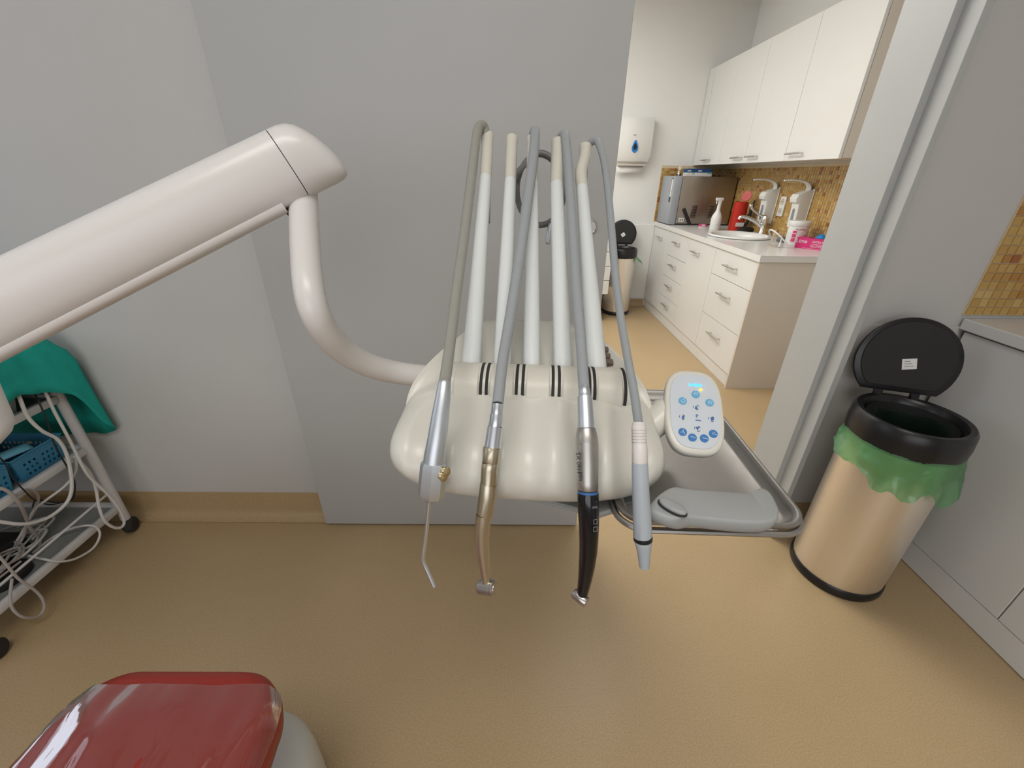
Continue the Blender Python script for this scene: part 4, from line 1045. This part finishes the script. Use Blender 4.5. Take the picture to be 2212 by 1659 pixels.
hc = at(1051, 1268, .429); hd = (RT*0.90-DN*0.06-FW*0.36)
Mt = frame(hc, hd)
hr_ = 0.0083
obj('head', lathe(NB(), [(0, -0.0098), (hr_*0.72, -0.0094), (hr_*0.95, -0.0078), (hr_*1.0, -0.005), (hr_*1.0, 0.0062), (hr_*0.93, 0.0066), (hr_*0.93, 0.0072), (hr_*1.03, 0.0074), (hr_*1.03, 0.0086), (hr_*0.9, 0.0094), (0, 0.0095)], Mt, 28, cap=False), 'head_steel', t)
obj('push_button_cap', lathe(NB(), [(0, 0.0095), (hr_*0.72, 0.0095), (hr_*0.70, 0.0101), (0, 0.0102)], Mt, 28, cap=False), 'head_steel', t)
# contra-angle on a micromotor
t = thing('contra_angle_handpiece', 'black contra-angle handpiece on a steel micromotor, third hanging instrument', 'dental instrument', at(1268, 1000, .40))
hose_part(t, [(1203, 480, .69), (1206, 340, .705), (1210, 302, .700), (1217, 292, .692), (1222, 302, .68), (1228, 370, .652), (1237, 500, .592), (1245, 620, .535), (1255, 740, .470), (1262, 848, .415)], 'hose', [20, 20, 20, 20, 20, 20, 22, 23, 23, 24])
seg('ferrule', [(1262, 840, .417, 22), (1262, 841, .416, 25), (1263, 855, .414, 26), (1263, 857, .414, 22)], 'alu')
seg('adapter', [(1263, 855, .414, 27), (1263, 857, .414, 31), (1265, 900, .408, 35), (1266, 925, .405, 37), (1266, 926, .405, 30)], 'alu')
mo = seg('motor', [(1266, 923, .405, 36), (1266, 926, .405, 40), (1267, 940, .404, 46), (1268, 957, .403, 49), (1268, 958, .403, 48), (1268, 959, .403, 49), (1269, 1000, .402, 48), (1269, 1040, .402, 46), (1269.5, 1056, .402, 45), (1269.5, 1058, .402, 42)], 'motor_steel', 32)
seg('ring_gap', [(1269.5, 1056, .402, 41), (1270, 1062, .402, 41)], 'dark_gap')
seg('blue_ring', [(1270, 1060, .402, 43), (1270, 1061, .402, 45), (1270, 1064, .402, 45), (1270, 1065, .402, 44)], 'blue_ring', 28)
ca = seg('body', [(1270, 1064, .402, 44), (1270, 1066, .402, 46), (1271, 1100, .405, 46), (1272, 1130, .408, 44), (1272, 1160, .412, 41.5), (1271, 1190, .416, 39), (1268, 1220, .420, 35.5), (1264, 1250, .424, 30), (1260, 1272, .427, 26), (1258, 1283, .429, 23)], 'ceramic_black', 28)
hc = at(1253, 1290, .430); hd = (RT*0.74+DN*0.42-FW*0.5)
Mt = frame(hc, hd); hr_ = 0.0058
obj('head', lathe(NB(), [(0, -0.0085), (hr_*0.8, -0.008), (hr_, -0.006), (hr_, 0.0075), (hr_*0.9, 0.0082), (hr_*0.45, 0.0083), (hr_*0.42, 0.004), (0, 0.004)], Mt, 24, cap=False), 'head_steel', t)
obj('bur_hole', lathe(NB(), [(0, 0.0062), (hr_*0.42, 0.0062)], Mt, 16, cap=False), 'dark_gap', t)
# lettering down the motor and body
def along(u0, v0, u1, v1, d0, d1, out):
    a, c = at(u0, v0, d0), at(u1, v1, d1); x = (a-c).normalized(); n = (-FW+out*RT).normalized(); y = n.cross(x); return axes(c+(a-c)*0.5, x, y)
text('lettering', 'M40 XS', 0.0062, along(1250, 985, 1252, 1015, .3935, .3935, -0.75), 'print_black', mo)
text('lettering', 'NSK', 0.0048, along(1253, 1022, 1254, 1036, .3935, .3935, -0.75), 'print_black', mo)
for (u, v, s_, l_) in ((1284, 1073, 0.0030, 'Ti-Max'), (1286, 1084, 0.0026, '1:1'), (1285, 1096, 0.0030, 'X25L')):
    M = axes(at(u, v, .3945), RT+FW*0.45, -DN); text('lettering', l_, s_, M, 'print_grey', ca)
for (u, v) in ((1286, 1127), (1286, 1143)):
    M = axes(at(u, v, .3975), RT+FW*0.5, -DN); s_ = 0.0023; b = NB()
    for (x0, y0, x1, y1) in ((-s_, -s_, s_, -s_*0.8), (-s_, s_*0.8, s_, s_), (-s_, -s_, -s_*0.8, s_), (s_*0.8, -s_, s_, s_)): box(b, (x0, y0, 0), (x1, y1, 0.0002), M=M)
    obj('square_mark', b, 'print_grey', ca, smooth=False)
# scaler
t = thing('scaler_handpiece', 'pale grey ultrasonic scaler handpiece, rightmost hanging instrument', 'dental instrument', at(1384, 1000, .40))
hose_part(t, [(1258, 480, .69), (1263, 360, .705), (1270, 318, .702), (1282, 305, .695), (1294, 312, .685), (1307, 360, .665), (1318, 460, .62), (1328, 580, .568), (1340, 680, .515), (1356, 775, .460), (1370, 850, .415), (1380, 920, .376)], 'hose', [15, 15, 15, 15, 15, 16, 16, 17, 17, 18, 19, 20])
pts = [(1380, 912, 0.376, 24), (1380, 914, 0.376, 28), (1380, 921, 0.375, 29)]
for k in range(6):
    v = 923+k*6.5; pts += [(1380+k*0.2, v, 0.374, 31.5), (1380+k*0.2, v+4.6, 0.374, 31.5), (1380+k*0.2, v+5, 0.374, 29), (1380+k*0.2, v+6.2, 0.374, 29)]
pts += [(1381.5, 963, 0.373, 32), (1382, 999, 0.372, 33), (1382, 1000.5, 0.372, 31)]
seg('strain_relief', pts, 'scaler_white', 26)
seg('body', [(1382, 1000, 0.372, 32), (1382, 1002, 0.372, 34), (1384, 1060, 0.374, 36), (1387, 1120, 0.379, 38.5), (1388, 1158, 0.382, 39.5), (1388.5, 1160, 0.382, 37)], 'scaler_grey', 28)
seg('black_ring', [(1388.5, 1158, 0.382, 38.5), (1388.7, 1159, 0.382, 40), (1389, 1165, 0.383, 40), (1389, 1166, 0.383, 38)], 'black_plastic', 28)
seg('nose', [(1389, 1165, 0.383, 38.5), (1389, 1167, 0.383, 39), (1390, 1180, 0.384, 33), (1391, 1192, 0.385, 28.5), (1392, 1225, 0.389, 21), (1392, 1227, 0.389, 18)], 'scaler_grey', 28)
# spare hose coiled behind the whips
t = thing('coiled_hose', 'dark grey spare hose coiled in a loop behind the whips', 'hose', at(1165, 490, .80))
P = []
for i in range(50):
    a = R_(100-360*1.35*i/49); k = 1-0.05*math.sin(i/49*3.1)
    P.append(at(1167+53*k*math.cos(a)-(3 if i > 36 else 0), 410-80*k*math.sin(a), .80+0.010*i/49))
P = [at(1104, 470, .76), at(1110, 380, .78)]+[p for p in P]
obj('loop', tube(NB(), P, 0.0057, 10), 'hose_dark', t)
obj('connector', chain(NB(), [(1190, 484, .798, 10), (1189, 490, .798, 13), (1184, 524, .803, 13), (1183.5, 527, .803, 9)], 16), 'alu', t)

# ================================================================== DENTAL CHAIR
D = thing('dental_chair', 'red upholstered dental chair end with clear plastic cover over a white base', 'dental chair', (-0.53, 0.0, 0))
def chair_ring(k, z, yend, dome=0.0, n=64, dy=0):
    """plan outline: broad pad with rounded far end"""
    xc, hw = -0.528, 0.178; out = []
    pts = []
    far = 0.416; r = 0.0
    half = []
    for i in range(17):
        a = R_(90*i/16)
        half.append((0.085+0.085*math.sin(a)**1.0, far-0.085*(1-math.cos(a))))
    right = [(0.0, far)] + half + [(hw, 0.26), (hw+0.006, 0.15), (hw+0.01, 0.0), (hw+0.012, -0.25), (hw, yend)]
    for x, y in right: pts.append((xc+x*k, 0.20+(y-0.20)*k if y > 0.2 else y))
    for x, y in right[::-1][:-1]: pts.append((xc-x*k*(1.02), 0.20+(y-0.20)*k if y > 0.2 else y))
    return [V((x, y, z)) for x, y in pts]
YE = -0.7
b = loft(NB(), [chair_ring(0.90, 0.478, YE), chair_ring(0.985, 0.484, YE), chair_ring(1.0, 0.505, YE), chair_ring(0.99, 0.530, YE), chair_ring(0.955, 0.545, YE), chair_ring(0.88, 0.552, YE), chair_ring(0.6, 0.555, YE)])
obj('cushion', b, 'upholstery', D, ang=75)
# clear film over the pad, starting a little back from the far end
def film():
    b = NB(); nx, ny = 44, 40; rows = []
    for j in range(ny+1):
        y = 0.382-(0.382+0.45)*j/ny; row = []
        for i in range(nx+1):
            s = -1+2*i/nx
            # width at this y
            w2 = 0.172 if y < 0.325 else 0.085+0.085*math.sqrt(max(0, 1-((y-0.331)/0.085)**2))
            w2 = min(w2, 0.176)*1.02
            x = s*w2; e = abs(s)
            z = 0.5585+0.0045*noise.noise(V((x*16+y*4, y*5, 0)))+0.003*noise.noise(V((x*40, y*12, 3)))
            z -= 0.030*max(0, (e-0.86)/0.14)**2
            far = max(0, (y-0.345)/0.04); z -= 0.0035*far
            row.append(V((-0.528+x, y+0.004*noise.noise(V((x*12, 5, 1))), z)))
        rows.append(row)
    return loft(b, rows, cyc=False, cap=False)
obj('plastic_cover', film(), 'film', D, ang=80, recalc=False)
def eli(k, z, n=48): return [V((-0.540+0.198*k*x, 0.165+0.350*k*y, z)) for x, y in sq(n, 1, 1, 2.4)]
obj('base_cover', loft(NB(), [eli(0.96, 0.0), eli(1.0, 0.012), eli(1.0, 0.15), eli(0.99, 0.20), eli(0.96, 0.23), eli(0.90, 0.245), eli(0.70, 0.252), eli(0.2, 0.254)]), 'chair_white', D, ang=60)
obj('lift_column', bx((-0.62, -0.15, 0.24), (-0.44, 0.15, 0.482), 0.02, 3), 'chair_white', D)

# ================================================================== TROLLEY AT THE LEFT
TX, TY0, TY1, TXL = -1.512, 0.742, 1.232, -1.95
T_ = thing('instrument_trolley', 'white three-tier trolley on black castors by the grey wall', 'trolley', (-1.73, 0.99, 0))
for x in (TX, TXL):
    for y in (TY0, TY1):
        obj('post', tube(NB(), [(x, y, 0.062), (x, y, 0.675)], 0.0155, 16), 'trolley_white', T_)
        c = obj('castor', lathe(NB(), [(0, -0.017), (0.024, -0.017), (0.030, -0.011), (0.031, 0), (0.030, 0.011), (0.024, 0.017), (0, 0.017)], frame((x+0.006, y, 0.031), (1, 0.25, 0)), 20, cap=False), 'rubber', T_)
        obj('castor_fork', lathe(NB(), [(0.012, 0.050), (0.014, 0.056), (0.0155, 0.064)], Matrix.Translation((x, y, 0)), 14), 'rubber', c)
for z in (0.112, 0.388, 0.598):
    s = obj('shelf', bx((TXL, TY0, z+0.010), (TX, TY1, z+0.014)), 'trolley_shelf', T_, smooth=False)
    b = NB(); box(b, (TX-0.008, TY0, z), (TX+0.010, TY1, z+0.026), 0.003, 2); box(b, (TXL-0.01, TY0, z), (TXL+0.008, TY1, z+0.026), 0.003, 2)
    box(b, (TXL, TY1-0.008, z), (TX, TY1+0.010, z+0.026), 0.003, 2); box(b, (TXL, TY0-0.010, z), (TX, TY0+0.008, z+0.026), 0.003, 2)
    obj('shelf_edge', b, 'trolley_white', s)
obj('guard_rail', tube(NB(), [(TX+0.004, TY0, 0.185), (TX+0.004, TY1, 0.205)], 0.0045, 10), 'trolley_white', T_)
# green drape over the top
def drape():
    b = NB(); rows = []
    ol = [(-1.470, 0.72, .670), (-1.466, 0.88, .668), (-1.466, 1.04, .664), (-1.468, 1.15, .655), (-1.455, 1.21, .62), (-1.440, 1.258, .49), (-1.455, 1.292, .44), (-1.56, 1.300, .40), (-1.72, 1.300, .40), (-1.90, 1.300, .41),
          (-2.05, 1.27, .46), (-2.08, 1.05, .62), (-2.06, 0.80, .66), (-1.95, 0.70, .67), (-1.75, 0.69, .67), (-1.55, 0.69, .67)]
    O = cat([V(p) for p in ol], 10, cyc=True); c = V((-1.74, 1.01, 0))
    prof = [(0.0, 0.0), (0.15, 0.004), (0.3, 0.012), (0.42, 0.02), (0.55, 0.035), (0.66, 0.055), (0.76, 0.085), (0.84, 0.12), (0.91, 0.17), (0.96, 0.24), (0.99, 0.33), (1.0, 0.45), (1.005, 0.58), (1.0, 0.72), (1.005, 0.86), (1.01, 1.0)]
    for rr, q in prof:
        row = []
        for i, o in enumerate(O):
            top = 0.862+0.03*noise.noise(V((o.x*rr*3, o.y*rr*3, 0)))
            z = top-(top-o.z)*q+0.02*noise.noise(V((o.x*4*rr, o.y*4*rr, 3)))*(1-q)+0.020*abs(noise.noise(V((o.x*9*rr, o.y*5*rr, 8))))+0.010*noise.noise(V((o.x*24*rr, o.y*24*rr, 8)))+0.03*q*noise.noise(V((o.x*6, o.y*6, 1)))
            k = rr*(1+0.045*noise.noise(V((o.x*7, o.y*7, z*6)))*min(1, q*3)+0.022*noise.noise(V((o.x*22, o.y*22, z*4)))*min(1, q*3))
            p = c+(V((o.x, o.y, 0))-c)*k
            row.append(V((p.x, min(p.y, 1.300), z)))
        rows.append(row)
    loft(b, rows, cap=False)
    bmesh.ops.remove_doubles(b, verts=b.verts[:], dist=1e-4)
    return b
dp = obj('green_drape', drape(), 'drape_green', ang=80)
solid(dp, 0.002); tag(dp, 'green surgical cloth draped over the top of the white trolley', 'drape')
# perforated baskets
def basket(label, x0, x1, y0, y1, z0, h, material, group=None):
    t = thing('basket', label, 'basket', ((x0+x1)/2, (y0+y1)/2, z0), group)
    b = NB()
    def wall(p, q, nh):
        nz_ = 9; P_ = [[V(p)+(V(q)-V(p))*(i/nh)+V((0, 0, h*k/nz_)) for i in range(nh+1)] for k in range(nz_+1)]
        vs = [[b.verts.new(v) for v in r] for r in P_]
        for k in range(nz_):
            for i in range(nh):
                if k in (1, 3, 5) and i % 2 == 1 and 1 < i < nh-1: continue
                b.faces.new((vs[k][i], vs[k][i+1], vs[k+1][i+1], vs[k+1][i]))
    e = 0.012
    for p, q in (((x0+e, y0+e, z0), (x1-e, y0+e, z0)), ((x1-e, y0+e, z0), (x1-e, y1-e, z0)), ((x1-e, y1-e, z0), (x0+e, y1-e, z0)), ((x0+e, y1-e, z0), (x0+e, y0+e, z0))):
        L_ = (V(q)-V(p)).length; wall(p, q, max(9, int(L_/0.0075)))
    b.faces.new([b.verts.new(v) for v in ((x0+e, y0+e, z0+0.001), (x1-e, y0+e, z0+0.001), (x1-e, y1-e, z0+0.001), (x0+e, y1-e, z0+0.001))])
    for v in b.verts:
        k = (v.co.z-z0)/h*0.010
        v.co.x += math.copysign(k, v.co.x-(x0+x1)/2); v.co.y += math.copysign(k, v.co.y-(y0+y1)/2)
    bmesh.ops.remove_doubles(b, verts=b.verts[:], dist=1e-5)
    solid(obj('walls', b, material, t, smooth=False), 0.002)
    obj('rim', tube(NB(), [(x0, y0, z0+h), (x1, y0, z0+h), (x1, y1, z0+h), (x0, y1, z0+h)], 0.003, 8, cyc=True), material, t)
    return t
basket('blue perforated basket on the middle shelf, next to the wall post', -1.76, TX-0.020, 1.035, 1.195, 0.403, 0.085, 'basket_blue')
basket('blue perforated basket on the middle shelf, nearer the camera', -1.76, TX-0.016, 0.85, 1.022, 0.403, 0.085, 'basket_blue')
basket('pale perforated basket on the top shelf below the drape', -1.72, TX-0.020, 0.92, 1.14, 0.613, 0.055, 'basket_pale')
def pouch(label, c, ang, tilt, L_, W_):
    b = NB(); M = Matrix.Translation(c) @ Matrix.Rotation(ang, 4, 'Z') @ Matrix.Rotation(tilt, 4, 'X')
    rows = [[V((L_*(i/8-0.5), W_*(j/4-0.5), 0.008*math.sin(math.pi*j/4)*math.sin(math.pi*i/8)+s)) for i in range(9)] for s in (0,) for j in range(5)]
    loft(b, rows, cyc=False, cap=False)
    for v in b.verts: v.co = M @ v.co
    o = obj('pouch', b, 'pouch_blue'); solid(o, 0.004); tag(o, label, 'pouch')
pouch('pale blue pouch sticking up from the basket beside the wall post', V((-1.575, 1.075, 0.492)), R_(70), R_(20), 0.10, 0.035)
pouch('crumpled blue pouch lying in the basket nearer the camera', V((-1.57, 0.955, 0.490)), R_(55), R_(28), 0.09, 0.04)
pouch('dull blue pouch lying across the front of the nearer basket', V((-1.58, 0.89, 0.488)), R_(110), R_(-15), 0.10, 0.035)
# black power unit on the bottom shelf
t = thing('power_unit', 'black power unit on the bottom trolley shelf', 'power unit', (-1.72, 0.93, 0.1265))
obj('case', bx((-1.84, 0.80, 0.1265), (-1.63, 1.03, 0.205), 0.008, 2), 'black_matte', t)
obj('lead_socket', bx((-1.632, 0.90, 0.15), (-1.615, 0.93, 0.175), 0.003, 1), 'black_plastic', t)
t = thing('foot_pedal', 'flat black foot pedal on the bottom trolley shelf near the front rail', 'pedal', (-1.60, 0.90, 0.1265))
obj('pedal_body', prism(NB(), sq(28, 0.045, 0.06, 2.4), 0.03, Matrix.Translation((-1.585, 0.905, 0.1265)), 0.008), 'black_matte', t)
# cables
def cable(label, pts, r, material, name='cable', sub=8):
    P = []
    for p in pts:
        P.append(onx(p[0], p[1], p[2] if len(p) > 2 else TX+0.03))
    for p in P: p.z = max(p.z, r+0.001)
    o = obj(name, tube(NB(), cat(P, sub), r, 8), material)
    return tag(o, label, 'cable')
x = TX
cable('thick white cable looping from under the drape to the trolley post foot', [(60, 825, x-.02), (90, 835, x+.025), (118, 890, x+.035), (150, 950, x+.045), (180, 1010, x+.05), (198, 1035, x+.05), (230, 1065, x+.055), (255, 1095, x+.06), (268, 1125, x+.06), (262, 1139, x+.06), (245, 1139, x+.055), (226, 1125, x+.05), (214, 1095, x+.045), (208, 1060, x+.04), (196, 1025, x+.035), (175, 1000, x+.03), (160, 985, x+.01)], 0.0048, 'cable_white')
cable('white cable sweeping from the top shelf down towards the left edge', [(25, 830, x-.02), (38, 850, x+.03), (60, 900, x+.035), (90, 930, x+.04), (125, 950, x+.045), (145, 985, x+.045), (155, 1040, x+.045), (150, 1075, x+.04), (130, 1100, x+.035), (95, 1122, x+.03), (45, 1132, x+.025), (-30, 1122, x+.0)], 0.0052, 'cable_white')
cable('white cable crossing from the middle shelf into the tangle', [(165, 990, x+.02), (163, 1020, x+.03), (140, 1050, x+.02), (100, 1080, x-.01), (75, 1100, x-.05), (62, 1125, x-.08), (48, 1150, x-.10), (30, 1180, x-.12), (10, 1215, x-.10), (-20, 1250, x-.06)], 0.004, 'cable_white')
cable('pinkish grey cable looping below the lower shelf at the left', [(-30, 1170, x+.02), (10, 1215, x+.03), (40, 1250, x+.035), (75, 1275, x+.04), (92, 1295, x+.045), (95, 1315, x+.045), (80, 1332, x+.045), (50, 1333, x+.045), (28, 1316, x+.04), (22, 1290, x+.035), (26, 1250, x+.02)], 0.0038, 'cable_grey')
cable('white cable bulging over the lower shelf edge in a wide loop', [(60, 1200, x-.06), (95, 1208, x+.0), (130, 1213, x+.025), (165, 1206, x+.03), (200, 1185, x+.03), (215, 1160, x+.03), (212, 1143, x+.025), (195, 1135, x+.01), (160, 1140, x-.03), (115, 1160, x-.08), (70, 1195, x-.10)], 0.0038, 'cable_white')
cable('grey white cable arching over the middle shelf edge', [(-20, 1050, x+.02), (15, 1060, x+.03), (40, 1085, x+.02), (55, 1115, x-.02), (65, 1140, x-.06), (85, 1165, x-.09), (80, 1190, x-.10), (50, 1215, x-.10)], 0.0048, 'cable_grey')
cable('pale cable hooked in an arc above the tangle', [(30, 1075, x+.02), (55, 1058, x+.02), (78, 1065, x+.0), (82, 1085, x-.03), (72, 1108, x-.06), (58, 1130, x-.08), (50, 1160, x-.10), (30, 1190, x-.11)], 0.0042, 'cable_grey')
cable('thin black cable hanging from under the drape along the post', [(62, 826, x-.01), (85, 870, x+.035), (105, 920, x+.04), (118, 960, x+.04), (140, 1000, x+.04), (155, 1025, x+.03), (162, 1050, x+.01), (155, 1080, x-.02), (120, 1085, x-.05), (80, 1080, x-.06), (70, 1095, x-.07)], 0.0024, 'cable_black')
cable('thin black cable hanging in front of the blue baskets', [(-10, 980, x+.03), (10, 1000, x+.032), (30, 1035, x+.035), (55, 1062, x+.03), (75, 1080, x-.02), (110, 1090, x-.05), (150, 1080, x-.06)], 0.002, 'cable_black')
rnd = random.Random(11)
for k, lab in enumerate(('coiled white cable at the back of the tangle', 'coiled white cable in the middle of the tangle', 'coiled grey cable at the front of the tangle', 'coiled pale cable at the left of the tangle')):
    pts = []; c = ((-1.66, 1.02), (-1.63, 0.96), (-1.60, 0.90), (-1.66, 0.86))[k]
    for i in range(16):
        a = i*1.15+k; r_ = 0.05+0.035*rnd.random()
        pts.append(V((c[0]+r_*0.85*math.cos(a), c[1]+r_*1.35*math.sin(a), 0.162+0.006*k+0.03*rnd.random())))
    o = obj('cable', tube(NB(), cat(pts, 6), 0.0036, 7), 'cable_grey' if k == 2 else 'cable_white'); tag(o, lab, 'cable')

# ================================================================== CEILING LIGHTS (above the frame)
for L, lab in ((L_KIT, 'flat ceiling light panel above the kitchenette'), (L_KIT2, 'small square ceiling light panel just inside the kitchenette doorway'), (L_ROOM, 'flat ceiling light panel above the treatment room')):
    x, y = L.location.x, L.location.y; hx, hy = L.data.size/2+0.01, L.data.size_y/2+0.01; e = 0.03
    t = thing('ceiling_light', lab, 'lamp', (x, y, CEIL-0.05))
    b = NB()
    for lo, hi in (((x-hx-e, y-hy-e, CEIL-0.05), (x+hx+e, y-hy, CEIL)), ((x-hx-e, y+hy, CEIL-0.05), (x+hx+e, y+hy+e, CEIL)), ((x-hx-e, y-hy, CEIL-0.05), (x-hx, y+hy, CEIL)), ((x+hx, y-hy, CEIL-0.05), (x+hx+e, y+hy, CEIL))): box(b, lo, hi)
    obj('frame', b, 'frame_white', t, smooth=False)
    obj('diffuser', bx((x-hx, y-hy, CEIL-0.03), (x+hx, y+hy, CEIL-0.02)), 'lamp_diffuser', t, smooth=False)
